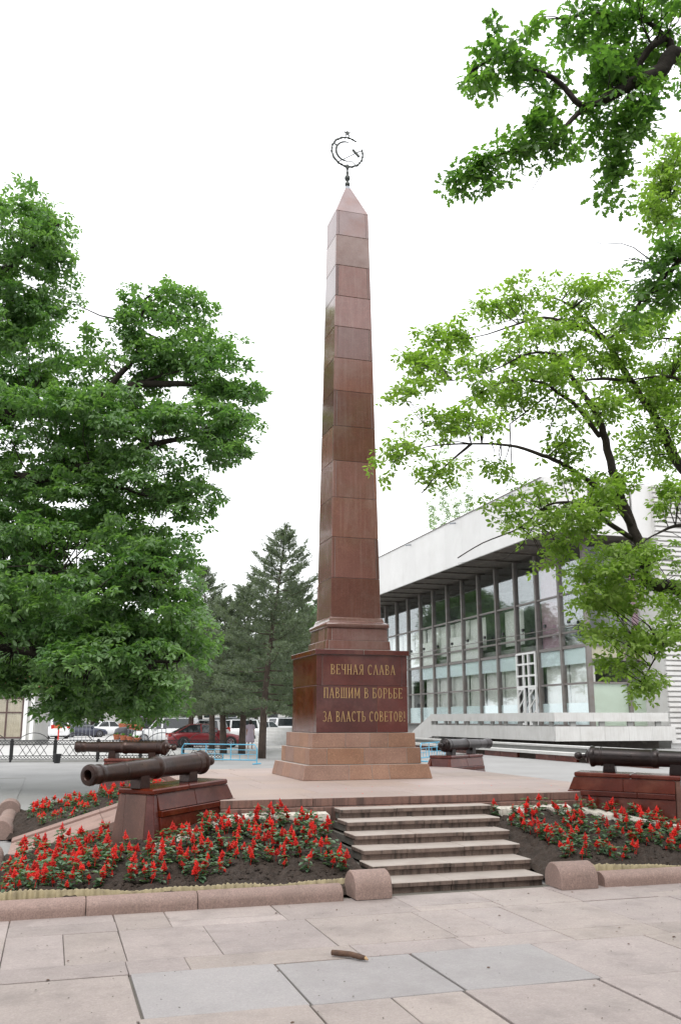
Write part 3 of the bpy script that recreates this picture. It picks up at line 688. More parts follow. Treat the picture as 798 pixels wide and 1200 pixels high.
# ------------------------------------------------------------------ salvia plants
def leaf_arrays(base, dirs, ups, length, width, prof, rnd, fold=.12, droop=.15):
    """numpy: base (n,3), dirs (n,3) unit, ups (n,3); returns verts, polygon sizes, loops, rnd per vertex"""
    n = len(base); s = np.cross(ups, dirs); s /= np.linalg.norm(s, axis=1)[:, None] + 1e-9; nn = np.cross(dirs, s)
    a = np.array([p[0] for p in prof]); b = np.array([p[1] for p in prof]); k = len(prof)
    def row(a_, b_):
        z = fold * np.abs(b_) * 2 - droop * a_ ** 2
        return (base[:, None, :] + dirs[:, None, :] * (length[:, None] * a_)[:, :, None] + s[:, None, :] * (width[:, None] * b_)[:, :, None] + nn[:, None, :] * (length[:, None] * z)[:, :, None])
    rgt = row(a[1:-1], b[1:-1]); lft = row(a[1:-1], -b[1:-1]); mid = row(a[[0, -1]], np.zeros(2))
    V_ = np.concatenate([mid, rgt, lft], axis=1); m = V_.shape[1]; kk = k - 2
    f1 = [0] + list(range(2, 2 + kk)) + [1]; f2 = [1] + list(range(2 + 2 * kk - 1, 2 + kk - 1, -1)) + [0]
    idx = np.array(f1 + f2)[None, :] + (np.arange(n) * m)[:, None]
    return V_.reshape(-1, 3), np.full(2 * n, kk + 2), idx.reshape(-1), np.repeat(rnd, m)
def poly_mesh(name, V_, sizes, loops, rnd):
    me = bpy.data.meshes.new(name); me.vertices.add(len(V_)); me.vertices.foreach_set('co', V_.astype(np.float32).ravel())
    me.loops.add(len(loops)); me.loops.foreach_set('vertex_index', loops.astype(np.int32))
    me.polygons.add(len(sizes)); me.polygons.foreach_set('loop_start', np.concatenate([[0], np.cumsum(sizes)[:-1]]).astype(np.int32))
    at_ = me.attributes.new('rnd', 'FLOAT', 'POINT'); at_.data.foreach_set('value', rnd.astype(np.float32))
    me.update(calc_edges=True); me.validate(); return me
def unit(a): return a / (np.linalg.norm(a, axis=-1, keepdims=True) + 1e-9)
PROF_S = [(0, 0), (.12, .28), (.4, .5), (.7, .33), (1, 0)]
fol, spk = [], []
for vi in range(7):
    base, dirs, L = [], [], []
    nst = rng.integers(2, 4)
    for s_ in range(nst):
        ang = rng.uniform(0, 6.28); off = np.array([math.cos(ang), math.sin(ang), 0]) * rng.uniform(.01, .05)
        for lv in range(4):
            h = .03 + .035 * lv + rng.uniform(-.01, .01); a0 = rng.uniform(0, 6.28)
            for q in (0, math.pi):
                base.append(off * (1 + lv * .3) + [0, 0, h]); e = rng.uniform(-.15, .5); dirs.append([math.cos(a0 + q) * math.cos(e), math.sin(a0 + q) * math.cos(e), math.sin(e)]); L.append(rng.uniform(.05, .085))
    base, dirs, L = np.array(base), unit(np.array(dirs)), np.array(L)
    me = poly_mesh('foliage', *leaf_arrays(base, dirs, np.tile([0, 0, 1.], (len(L), 1)), L, L * .85, PROF_S, rng.uniform(0, 1, len(L)), .1, .25)); me.materials.append(MATS['salvia_leaf']); fol.append(me)
    # flower spike: whorls of small tubular florets round a stem
    m = MB(); H_ = rng.uniform(.06, .09); lean = (rng.uniform(-.02, .02), rng.uniform(-.02, .02)); zb = .11
    m.tube([(0, 0, .02), (lean[0] * .5, lean[1] * .5, zb), (lean[0], lean[1], zb + H_)], [.004, .003, .002], 4)
    nw = 6
    for wv in range(nw):
        t = wv / (nw - 1); z = zb + H_ * t * .93; nf = 6 if t < .75 else 3; rl = (.034 - .024 * t) * rng.uniform(.8, 1.25)
        for k in range(nf):
            a = 6.283 * k / nf + wv * .7 + rng.uniform(-.3, .3); d = Vector((math.cos(a), math.sin(a), rng.uniform(.1, .8))); c = Vector((lean[0] * t, lean[1] * t, z))
            m.tube([c, c + d * rl * .6, c + d * rl * 1.15 + Vector((0, 0, -.004))], [.005, .0095 - .003 * t, .004], 4)
    c = Vector((lean[0], lean[1], zb + H_)); m.tube([c - Vector((0, 0, .02)), c + Vector((0, 0, .0)), c + Vector((0, 0, .018))], [.008, .007, .001], 4)
    me = bpy.data.meshes.new('flower_spike'); me.from_pydata(m.v, [], m.f); me.materials.append(MATS['petal']); spk.append(me)
def in_ped(x, y, loc, az, ext=.42):
    d = Vector((math.sin(R(az)), math.cos(R(az)))); p = Vector((x - loc[0], y - loc[1])); s = p.dot(d); t = p.dot(Vector((-d.y, d.x)))
    return -.35 < s < 1.75 and abs(t) < ext
def scatter(n, x0, x1, y0, y1, dmin, ok):
    P = []; tries = 0
    while len(P) < n and tries < 40000:
        tries += 1; x, y = random.uniform(x0, x1), random.uniform(y0, y1)
        if ok(x, y) and all((x - a) ** 2 + (y - b) ** 2 > dmin ** 2 for a, b in P): P.append((x, y))
    return P
def plant(x, y, z, label, group, sc=1.0, bare=False):
    t = thing('salvia_plant', (x, y, z - .01), label, 'flower', group, random.uniform(0, 6.28)); t.scale = (sc,) * 3
    link('foliage', random.choice(fol), None, t).scale = (.86, .86, .95)
    if not bare:
        k_ = random.uniform(.66, .98); s = link('flower_spike', random.choice(spk), None, t); s.scale = (k_, k_, random.uniform(.66, 1.05)); s.location = (random.uniform(-.02, .02), random.uniform(-.02, .02), .015); s.rotation_euler = (random.uniform(-.2, .2), random.uniform(-.2, .2), random.uniform(0, 6))
        for _ in range(random.choice((0, 1, 1, 2))):
            k_ = random.uniform(.5, .9); s = link('flower_spike', random.choice(spk), None, t); s.scale = (k_, k_, k_ * 1.1); s.location = (random.choice((-1, 1)) * random.uniform(.03, .06), random.uniform(-.05, .05), -.025); s.rotation_euler = (random.uniform(-.3, .3), random.uniform(-.3, .3), 0)
FLP, FRP = ((1.93, 11.86), 226.5), ((7.06, 11.76), 131)
def okL(x, y):
    if in_ped(x, y, *FLP, .40): return False
    if x > 1.2 and y < 9.62 + .30 * (x - 1.2) ** .6: return random.random() < .06
    if y < 9.5: return random.random() < .25
    return True
for x, y in scatter(165, -.3, 3.05, 9.42, 11.28, .125, okL):
    plant(x, y, bed_z(x, y, 'L') + lump(x, y), 'red salvia in bloom in the front bed left of the steps', 'salvias in the left front bed', random.uniform(.85, 1.2))
for x, y in scatter(30, -.25, 1.85, 11.35, 12.35, .15, lambda x, y: not in_ped(x, y, *FLP, .42)):
    plant(x, y, bed_back(x, y) + lump(x, y), 'red salvia in bloom between the left front pedestal and the side ramp', 'salvias before the side ramp', random.uniform(.85, 1.2))
rv_, rf_, rm_, rr_ = [], [], [], []
for x, y in scatter(84, -.22, 1.9, 14.62, 18.1, .15, lambda x, y: not in_ped(x, y, (2.28, 18.35), 303, .4)):
    a = random.uniform(0, 6.28); ca, sa, sc = math.cos(a), math.sin(a), random.uniform(.75, 1.0); z = bed_back(x, y) + lump(x, y)
    parts = [(random.choice(fol), 0, (0, 0)), (random.choice(spk), 1, (0, 0))] + ([(random.choice(spk), 1, (.04, .03))] if random.random() < .5 else [])
    for me, mi, (ox, oy) in parts:
        k = len(rv_); rv_ += [(x + sc * (ca * (v.co.x + ox) - sa * (v.co.y + oy)), y + sc * (sa * (v.co.x + ox) + ca * (v.co.y + oy)), z + sc * v.co.z) for v in me.vertices]
        rr_ += [random.random()] * len(me.vertices)
        for p in me.polygons: rf_.append(tuple(k + q for q in p.vertices)); rm_.append(mi)
rear = pyd('salvia_bed', rv_, rf_, 'salvia_leaf'); rear.data.materials.append(MATS['petal']); rear.data.polygons.foreach_set('material_index', rm_)
rear.data.attributes.new('rnd', 'FLOAT', 'POINT').data.foreach_set('value', rr_); stuff(rear); tag(rear, 'massed red salvias in the rear bed beyond the side ramp', 'flowers')
def okR(x, y):
    if in_ped(x, y, *FRP, .40): return False
    if y < 9.62 and random.random() < .8: return False
    return y > 9.42 + .22 * max(0, 5.9 - x)
for x, y in scatter(105, 5.45, 8.6, 9.35, 11.28, .125, okR):
    plant(x, y, bed_z(x, y, 'R') + lump(x, y), 'red salvia in bloom in the front bed right of the steps', 'salvias in the right front bed', random.uniform(.9, 1.2))

def litter(name, label, n, box, z, m, size, sd_):
    rr = random.Random(sd_); b = MB()
    for _ in range(n):
        x, y = rr.uniform(*box[:2]), rr.uniform(*box[2:]); r = size * rr.uniform(.5, 1.4); a = rr.uniform(0, 6.28); k = len(b.v)
        for q in range(5): b.v.append((x + r * math.cos(a + q * 1.257) * rr.uniform(.5, 1), y + r * math.sin(a + q * 1.257) * rr.uniform(.3, 1), z + rr.uniform(.001, .006)))
        b.v.append((x, y, z + .004 + r * .25)); b.f += [(k + q, k + (q + 1) % 5, k + 5) for q in range(5)]
    o = b.build(name, m); stuff(o); return tag(o, label, 'litter')
litter('grit', 'fine grit and crumbs of dirt scattered on the front paving', 420, (-3, 8, 5.0, 8.85), .023, 'joint', .008, 4)
litter('fallen_leaves', 'small dry leaf scraps scattered on the front paving', 40, (-3, 8, 5.0, 8.85), .024, 'wood', .016, 5)
litter('petals', 'fallen red petals on the platform and steps', 26, (3.4, 7.4, 11.55, 13.4), PZ + .002, 'petal', .012, 6)
# broken stick on the pavement
sk0 = hit(389, 1117, .04); sk1 = hit(428, 1123, .04)
stick = thing('stick', (sk0.x, sk0.y, .022), 'short broken brown stick lying on the paving slabs', 'stick')
a = Vector((sk0.x, sk0.y, .045)); c = Vector((sk1.x, sk1.y, .042)); mdl = a.lerp(c, .6) + Vector((.0, .03, .004))
under(MB().tube([a, a.lerp(c, .3) + Vector((0, .012, .002)), mdl, a.lerp(c, .85) + Vector((0, .012, 0)), c], [.019, .021, .019, .02, .015], 8).build('bark', 'wood', None, True), stick)
under(MB().tube([c, c + (c - mdl).normalized() * .022 + Vector((0, -.004, -.006))], [.013, .006], 7).build('broken_end', 'wood_cut'), stick)
#@@PART2
# ------------------------------------------------------------------ the glass-fronted building
BX, BY, ZB, BAY = 31.7, 50.9, 1.3, 3.08
NB = 16
bd = thing('theatre_building', (BX, BY, 0), 'long glass-fronted public building with white overhanging roof and white ribbed wall', 'building')
def bb(name, *a, m='mullion', b=0):
    return under(MB().box(*a).build(name, m), bd)
LV = [ZB, 3.92, 6.25, 7.2, 9.7, 12.75]
bb('floor_slab', BX + .2, BX + 14, BY + .3, BY + NB * BAY, ZB - .5, ZB - .02, m='grey_wall')
bb('upper_floor', BX + .35, BX + 14, BY + .35, BY + NB * BAY, 6.3, 6.75, m='grey_wall')
bb('back_wall', BX + 7, BX + 7.3, BY + .3, BY + NB * BAY, ZB, 12.9, m='interior')
bb('end_wall', BX + .3, BX + 14, BY + NB * BAY, BY + NB * BAY + .3, 0, 12.9, m='grey_wall')
bb('base_wall', BX + .1, BX + 14, BY + .1, BY + NB * BAY, 0, ZB - .5, m='grey_wall')
pink_bays = {1: 'pink_panel'}
for i in range(NB + 1):
    yy = BY + BAY * i
    bb('mullion', BX - .16, BX + .16, yy - .11, yy + .11, ZB - .02, 12.88)
glass_open = {2}
for i in range(NB):
    y0, y1 = BY + BAY * i + .11, BY + BAY * (i + 1) - .11
    for k in range(len(LV) - 1):
        za, zb_ = LV[k] + .07, LV[k + 1] - .07
        if k == 4: zb_ = LV[5]
        bb('pane', BX - .005, BX + .005, y0, y1, za, zb_, m='glass')
    for z in LV[1:-1]:
        t = .10 if z == 6.25 else .06
        bb('transom', BX - .09, BX + .09, y0, y1, z - t, z + t)
    bb('sill', BX - .1, BX + .1, y0, y1, ZB - .02, ZB + .07)
    # painted-over bottom and top bands behind the lower glass, curtains between
    if i != 2:
        bb('blue_band', BX + .03, BX + .045, y0, y1, ZB + .07, 2.72, m='blue_panel')
    if i not in (2, 9):
        bb('blue_band', BX + .03, BX + .045, y0, y1, 5.15, 6.14, m='blue_panel')
        # curtain with folds
        v = []; f = []; n = 60
        ph = random.uniform(0, 6)
        for q in range(n + 1):
            t = q / n; dx = .05 * math.sin(t * 46 + ph) + .03 * math.sin(t * 91 + ph * 2) + .03 * math.sin(t * 17)
            for z in (ZB + .1, 5.6): v.append((BX + .45 + dx * (1.2 if z < 3 else .8), y0 + .02 + (y1 - y0 - .04) * t, z))
        f = [(2 * q, 2 * q + 2, 2 * q + 3, 2 * q + 1) for q in range(n)]
        c = under(pyd('curtain', v, f, 'curtain', None, True), bd)
    if i in (1,): bb('pink_band', BX + .25, BX + .27, y0, y1, 6.4, 12.6, m='pink_panel')
    elif i in (5, 6, 8, 9): bb('pale_band', BX + .1, BX + .12, y0, y1, 6.4, 7.9 if i % 2 else 8.4, m='curtain')
    if i > 2 and i not in (4,):
        v = []; f = []; n = 40; ph = random.uniform(0, 6); zt_ = random.choice((9.6, 9.6, 9.65))
        for q in range(n + 1):
            t = q / n; dx = .05 * math.sin(t * 40 + ph)
            for z in (7.0, zt_): v.append((BX + .6 + dx, y0 + .02 + (y1 - y0 - .04) * t, z))
        f = [(2 * q, 2 * q + 2, 2 * q + 3, 2 * q + 1) for q in range(n)]
        under(pyd('curtain', v, f, 'curtain', None, True), bd)
    # little flood lamps on the rail
    lm = MB().box(BX - .42, BX - .3, (y0 + y1) / 2 - .12, (y0 + y1) / 2 + .12, 7.72, 7.92).box(BX - .37, BX - .35, (y0 + y1) / 2 - .02, (y0 + y1) / 2 + .02, 7.55, 7.72)
    under(lm.build('flood_lamp', 'black_iron'), bd)
rl = MB().tube([(BX - .36, BY, 7.54), (BX - .36, BY + NB * BAY, 7.54)], .03, 5)
under(rl.build('lamp_rail', 'mullion'), bd)
# white framed door with lattice light above, in the third bay
dy0, dy1 = BY + BAY * 2 + .2, BY + BAY * 3 - .2
df = MB()
for y in (dy0, (dy0 + dy1) / 2 - .35, (dy0 + dy1) / 2 + .35, dy1): df.box(BX - .3, BX - .18, y - .07, y + .07, 3.85, 6.2)
for z in (3.85, 4.6, 5.4, 6.13): df.box(BX - .29, BX - .19, dy0, dy1, z, z + .13)
for s in (0, 1):
    ya_ = dy0 + .05 if s == 0 else dy1 - 1.0; yb_ = ya_ + .95
    for y in (ya_, yb_): df.box(BX - .3, BX - .18, y - .07, y + .07, ZB, 3.85)
    for z in (ZB + .02, 3.7): df.box(BX - .295, BX - .185, ya_, yb_, z, z + .14)
    for k in range(3):
        z = ZB + .35 + k * .8; df.tube([(BX - .24, ya_, z + .75), (BX - .24, yb_, z)], .06, 4)
under(df.build('door', 'white_paint'), bd)
# short return facade facing the monument front
FX1 = 36.2
FLV = [ZB, 3.92, 5.35, 6.25, 7.2, 12.75]
for x in (BX + 2.75, FX1): bb('mullion', x - .12, x + .12, BY - .14, BY + .14, ZB, 12.85)
for xa, xb in ((BX + .17, BX + 2.63), (BX + 2.87, FX1 - .12)):
    for k in range(5):
        if k == 1: continue
        bb('pane', xa, xb, BY - .005, BY + .005, FLV[k] + .06, FLV[k + 1] - .06, m='glass')
    for z in FLV[1:-1]: bb('transom', xa, xb, BY - .08, BY + .08, z - .06, z + .06)
    bb('green_band', xa, xb, BY + .03, BY + .05, ZB, 3.86, m='green_panel'); bb('beige_band', xa, xb, BY + .03, BY + .05, 5.41, 6.19, m='beige_panel')
bb('pink_band', BX + 3.4, FX1 - .2, BY + .2, BY + .22, 6.4, 12.6, m='pink_panel')
bb('inner_wall', BX + .4, FX1 + 2, BY + 6, BY + 6.2, ZB, 12.8, m='interior')
# roof: white fascia panels, soffit with cross beams
RX, RY, RZ0, RZ1 = 28.1, 49.0, 12.9, 16.35
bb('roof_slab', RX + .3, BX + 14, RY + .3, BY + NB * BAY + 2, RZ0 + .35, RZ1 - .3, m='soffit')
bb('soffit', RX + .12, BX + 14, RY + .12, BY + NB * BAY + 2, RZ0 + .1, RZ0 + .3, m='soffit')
for i in range(NB + 1):
    y0 = RY + (BAY) * i; y1 = y0 + BAY - .012
    bb('fascia_panel', RX, RX + .15, y0 + (.16 if i == 0 else 0), y1, RZ0, RZ1, m='fascia')
    bb('roof_edge', RX - .05, RX + .3, y0 + (.4 if i == 0 else 0), y1, RZ1 + .002, RZ1 + .08, m='mullion')
    if i % 3 == 1: under(MB().tube([(RX - .02, y0 + 1, RZ1 - .25), (RX - .5, y0 + 1, RZ1 - .32)], .06, 6).build('water_spout', 'grey_iron'), bd)
for i in range(7):
    x0 = RX + .16 * (i > -1) + 3 * i - (.16 if i == 0 else 0); bb('fascia_panel', x0, RX + 3 * (i + 1) - .012, RY, RY + .15, RZ0, RZ1, m='fascia')
for i in range(NB):
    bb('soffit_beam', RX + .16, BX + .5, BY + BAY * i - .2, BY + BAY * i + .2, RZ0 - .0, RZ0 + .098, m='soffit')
# ribbed white wall
WX0, WY = 35.6, 48.6
bb('wall', WX0, 60, WY + .12, WY + 9, 0, 16.3, m='rib')
z = .3
while z < 16.2:
    bb('rib', WX0 - .04, 60, WY - .06, WY + .12, z, z + .2, m='rib'); z += .31
# terrace
TX, TY0, TY1 = 27.4, 47.9, 66.2
bb('terrace_slab', TX + .22, BX - .2, TY0 + .22, TY1, .75, 1.27, m='grey_wall'); bb('terrace_slab', BX - .2, 35.3, TY0 + .22, BY - .2, .75, 1.27, m='grey_wall')
def tpan(y0, y1, n, za, zb_, dx):
    for k in range(n): bb('terrace_panel', TX - dx, TX + .2, y0 + (y1 - y0) * k / n + .006, y0 + (y1 - y0) * (k + 1) / n - .006, za, zb_, m='conc_white')
def tpanx(x0, x1, n, za, zb_, dx):
    for k in range(n): bb('terrace_panel', x0 + (x1 - x0) * k / n + .006, x0 + (x1 - x0) * (k + 1) / n - .006, TY0 - dx, TY0 + .2, za, zb_, m='conc_white')
tpan(TY0 + .21, TY1, 9, .48, 1.30, 0); tpanx(TX, 35.4, 5, .48, 1.30, 0)
tpan(TY0 + .15, TY1, 5, 1.58, 2.08, .08); tpanx(TX - .08, 34.9, 3, 1.58, 2.08, .08)
for k in range(10): bb('terrace_post', TX + .02, TX + .17, TY0 + .4 + 1.9 * k, TY0 + .75 + 1.9 * k, 1.30, 1.58, m='grey_wall')
for k in range(4): bb('terrace_post', TX + 1 + 1.9 * k, TX + 1.35 + 1.9 * k, TY0 + .02, TY0 + .17, 1.30, 1.58, m='grey_wall')
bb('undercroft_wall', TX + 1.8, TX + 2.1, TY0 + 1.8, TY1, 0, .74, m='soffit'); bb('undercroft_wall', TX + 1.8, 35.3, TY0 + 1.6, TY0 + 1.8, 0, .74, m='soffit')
for k in range(7): bb('terrace_step', TX + .6, TX + 4, TY1 + .02 + .45 * k, TY1 + .46 + .45 * k, 0, 1.25 - .17 * k, m='conc_white')
side_ = link('stair_parapet', hullmesh('p', [(TX, TY1, .4), (TX + .25, TY1, .4), (TX, TY1, 2.08), (TX + .25, TY1, 2.08), (TX, TY1 + 4, 0), (TX + .25, TY1 + 4, 0), (TX, TY1 + 4, .75), (TX + .25, TY1 + 4, .75)]), 'conc_white'); under(side_, bd)

# low retaining wall and kerb in front of it
rw = thing('retaining_wall', (24.5, 50, 0), 'low grey concrete retaining wall in front of the white terrace', 'wall')
under(MB().box(24.4, 24.8, 36, 72, 0, .34).build('wall', 'grey_wall'), rw); under(MB().box(24.3, 24.95, 36, 72, .342, .43).build('coping', 'conc_white'), rw)
lw = thing('low_wall', (20.5, 45, 0), 'low kerb wall with white coping and red granite panels beyond the platform', 'wall')
yy = 29.0; k = 0
while yy < 70:
    L = 1.7
    if k % 3 != 2: under(MB().box(20.4, 20.62, yy, yy + L - .02, 0, .24).build('panel', 'red'), lw)
    else: under(MB().box(20.5, 20.62, yy, yy + L - .02, 0, .24).build('recess', 'soil'), lw)
    under(MB().box(20.3, 20.8, yy, yy + L - .01, .242, .36).build('coping_stone', 'conc_white'), lw)
    yy += L; k += 1

# ------------------------------------------------------------------ broadleaf trees
PROF_F = [(0, 0), (.28, .2), (.6, .36), (.85, .2), (1, 0)]
PROF_N = [(0, .02), (.2, .1), (.32, .27), (.44, .14), (.58, .38), (.7, .19), (.82, .26), (1, 0)]
def limb(name, pts, radii, m, parent, n=8, sub=4):
    """smooth tube through points"""
    P = [Vector(p) for p in pts]; Q, RR = [], []
    for i in range(len(P) - 1):
        p0, p1, p2, p3 = P[max(i - 1, 0)], P[i], P[i + 1], P[min(i + 2, len(P) - 1)]
        for k in range(sub):
            t = k / sub; Q.append(.5 * ((2 * p1) + (p2 - p0) * t + (2 * p0 - 5 * p1 + 4 * p2 - p3) * t * t + (3 * p1 - p0 - 3 * p2 + p3) * t ** 3)); RR.append(radii[i] + (radii[i + 1] - radii[i]) * t)
    Q.append(P[-1]); RR.append(radii[-1])
    for i in range(1, len(Q) - 1): Q[i] = Q[i] + Vector((random.uniform(-1, 1), random.uniform(-1, 1), random.uniform(-1, 1))) * RR[i] * .18
    o = MB().tube(Q, RR, n).build(name, m, None, True); under(o, parent); return list(zip(Q, RR))
def sprays(centres, r_sp, n_ros, n_leaf, lsize, flat=.16, tiltmax=.45, aspect=.7, prof=PROF_F, outward=None):
    """leaf rosettes laid out in flattened sprays round the centres"""
    c = np.repeat(centres, n_ros, axis=0); n = len(c)
    nrm = unit(np.concatenate([rng.normal(0, tiltmax, (len(centres), 2)), np.ones((len(centres), 1))], axis=1)); nrm = np.repeat(nrm, n_ros, axis=0)
    a = rng.uniform(0, 2 * np.pi, n); r = r_sp * np.sqrt(rng.uniform(0, 1, n)) * np.repeat(rng.uniform(.6, 1.3, len(centres)), n_ros)
    u = unit(np.cross(nrm, np.array([0.3, 1, 0.1]))); v = np.cross(nrm, u)
    p = c + u * (r * np.cos(a))[:, None] + v * (r * np.sin(a))[:, None] + nrm * rng.normal(0, flat, n)[:, None]
    p[:, 2] -= .25 * r * r / max(r_sp, .01)
    rn = unit(nrm + rng.normal(0, .35, (n, 3)))
    base = np.repeat(p, n_leaf, axis=0); m = len(base); rn2 = np.repeat(rn, n_leaf, axis=0)
    u2 = unit(np.cross(rn2, np.array([0.2, 1, 0.3]))); v2 = np.cross(rn2, u2)
    ang = np.tile(np.arange(n_leaf) * 2 * np.pi / n_leaf, n) + np.repeat(rng.uniform(0, 6.28, n), n_leaf) + rng.normal(0, .25, m)
    el = rng.uniform(-.75, .35, m)
    d = u2 * (np.cos(ang) * np.cos(el))[:, None] + v2 * (np.sin(ang) * np.cos(el))[:, None] + rn2 * np.sin(el)[:, None]
    L = lsize * rng.uniform(.65, 1.2, m)
    rv = np.clip(np.repeat(rng.uniform(0, 1, len(centres)), n_ros * n_leaf) * .55 + rng.uniform(0, 1, m) * .45, 0, 1)
    return leaf_arrays(base + d * (L * .1)[:, None], unit(d), rn2, L, L * aspect, prof, rv, .1, .18)
def twigs(parent, centres, skel, m, r0=.02, frac=1.0):
    sp_ = np.array([tuple(q) for q, _ in skel]); sr = np.array([r for _, r in skel]); b = MB()
    for c in centres:
        if random.random() > frac: continue
        dd = np.linalg.norm(sp_ - c, axis=1) + .8 * np.maximum(0, sp_[:, 2] - c[2]); k = int(np.argmin(dd)); a = Vector(sp_[k]); e = Vector(c)
        L = (e - a).length
        if L < .05 or L > 2.4: continue
        mid1 = a.lerp(e, .4) + Vector((random.uniform(-1, 1), random.uniform(-1, 1), random.uniform(0, 1))) * L * .1
        mid2 = a.lerp(e, .75) + Vector((random.uniform(-1, 1), random.uniform(-1, 1), random.uniform(-.2, .8))) * L * .08
        r_ = min(r0 * (.5 + L * .35), sr[k] * .8)
        b.tube([a, mid1, mid2, e], [r_, r_ * .7, r_ * .45, r_ * .2], 4, False)
    o = b.build('twigs', m, None, True); under(o, parent); return stuff(o)
def crown(parent, arrays, m, name='crown'):
    me = poly_mesh(name, *arrays); o = link(name, me, m); under(o, parent); return o
def gaps(p, sc, thr, ph=0.0):
    x, y, z = p[:, 0] * sc, p[:, 1] * sc, p[:, 2] * sc * 1.5
    v = np.sin(x * 1.7 + 1.3 * np.sin(z * 1.1 + ph)) + np.sin(y * 1.9 + 1.1 * np.sin(x * 1.3 + ph)) + np.sin(z * 2.1 + 1.2 * np.sin(y * 1.2 + 2 * ph))
    return p[v > thr]
def blob_points(px, py, rx, ry, depth, dd, n, shell=.35):
    """n points in an ellipsoid given by its outline and depth"""
    d = unit(rng.normal(0, 1, (n, 3))); r = (shell + (1 - shell) * rng.uniform(0, 1, n)) ** (1 / 2.2)
    c = np.array(at(px, py, depth)); k = depth / F_PX
    q = d * r[:, None]
    return c + np.outer(q[:, 0] * rx * k, np.array(RT)) + np.outer(q[:, 1] * ry * k, np.array([0, 0, 1.])) + np.outer(q[:, 2] * dd, np.array([FW.x, FW.y, 0.]))

# --- the big oak on the left
LD = 24.0
trunk_at = at(-150, 843, LD); T = Vector((trunk_at.x, trunk_at.y, 0))
oakL = thing('oak_tree', T, 'big dense dark green oak whose boughs hang low over the black railing', 'tree')
skel = limb('trunk', [T + Vector((0, 0, -.1)), T + Vector((.1, 0, .8)), T + Vector((.2, -.1, 3)), T + Vector((.1, .1, 6)), T + Vector((.5, 0, 9)), T + Vector((.8, 0, 12.5)), T + Vector((.9, .2, 16))], [.75, .55, .48, .42, .33, .2, .08], 'bark', oakL, 12)
for pl, r0 in (
    ([(-140, 560, 24), (-60, 540, 23.5), (20, 560, 23), (90, 550, 23), (150, 535, 23), (190, 518, 22.8), (235, 512, 22.6)], .22),
    ([(-140, 520, 24), (-50, 500, 24), (40, 480, 24), (110, 475, 24), (155, 452, 24), (200, 450, 24), (250, 452, 24), (285, 462, 24)], .2),
    ([(110, 475, 24), (140, 440, 24.2), (160, 415, 24.4), (165, 380, 24.6), (170, 350, 24.6)], .1),
    ([(155, 452, 24), (190, 440, 24), (225, 432, 24)], .06),
    ([(-130, 430, 24.5), (-60, 370, 24.5), (0, 320, 25), (50, 280, 25), (70, 262, 25)], .17),
    ([(-130, 650, 24), (-40, 665, 23), (50, 670, 22.5), (130, 672, 22), (200, 690, 22)], .18),
    ([(-130, 720, 24), (-50, 745, 22.5), (40, 765, 22), (130, 775, 22), (210, 775, 22)], .15),
    ([(90, 550, 23), (150, 575, 23), (210, 590, 23)], .07),
    ([(-140, 600, 24), (-60, 620, 25.5), (60, 640, 26.5), (140, 640, 27)], .15)):
    skel += limb('limb', [at(*p) for p in pl], [r0 * (1 - .8 * i / (len(pl) - 1)) for i in range(len(pl))], 'bark', oakL, 7)
BL = [(20, 300, 62, 85, 25, 2.0, 75), (-20, 400, 100, 110, 25, 2.6, 110), (195, 385, 62, 52, 24.6, 1.5, 64), (140, 430, 55, 40, 24.6, 1.6, 34), (248, 430, 38, 45, 24.2, 1.2, 34),
      (275, 470, 32, 22, 24, .8, 18), (230, 495, 60, 28, 23, 1.2, 44), (120, 500, 95, 42, 23.4, 2, 74), (40, 510, 90, 60, 23.6, 2.4, 90), (262, 520, 26, 22, 22.8, .7, 12),
      (170, 560, 75, 38, 23.2, 1.5, 56), (225, 585, 32, 26, 23, .9, 16), (70, 590, 90, 45, 23.5, 2.2, 70), (90, 645, 110, 42, 22.8, 2.2, 90), (185, 660, 48, 38, 22.2, 1.4, 40),
      (60, 700, 130, 50, 22.3, 2.6, 120), (170, 715, 68, 42, 22.2, 1.6, 58), (190, 765, 60, 40, 22, 1.6, 64), (110, 775, 80, 45, 22, 2.2, 90), (20, 750, 80, 42, 22.4, 2.2, 74),
      (150, 815, 62, 18, 22.6, 1.8, 44), (95, 825, 38, 12, 22.6, 1.2, 22), (15, 600, 70, 60, 25, 2, 60), (40, 330, 45, 60, 25.3, 1.6, 44), (60, 290, 28, 40, 25, 1, 14), (25, 440, 60, 60, 25.5, 2, 60), (10, 680, 60, 50, 24.5, 2, 50), (22, 796, 40, 14, 22.2, .8, 22), (100, 560, 110, 60, 26, 2, 60), (190, 640, 40, 30, 24, 1, 18), (-110, 560, 90, 200, 24, 3, 120), (-110, 300, 80, 130, 25, 3, 60), (-260, 450, 140, 260, 25, 5, 150), (-140, 750, 110, 70, 23, 3, 60)]
cs = np.concatenate([blob_points(*b_) for b_ in BL])
cs = cs[cs[:, 2] > 1.75]; cs = gaps(cs, 1.15, -1.55)
crown(oakL, sprays(cs, .50, 18, 6, .15, .06, .3), 'leaf_left')
twigs(oakL, cs, skel, 'bark', .022, .6)

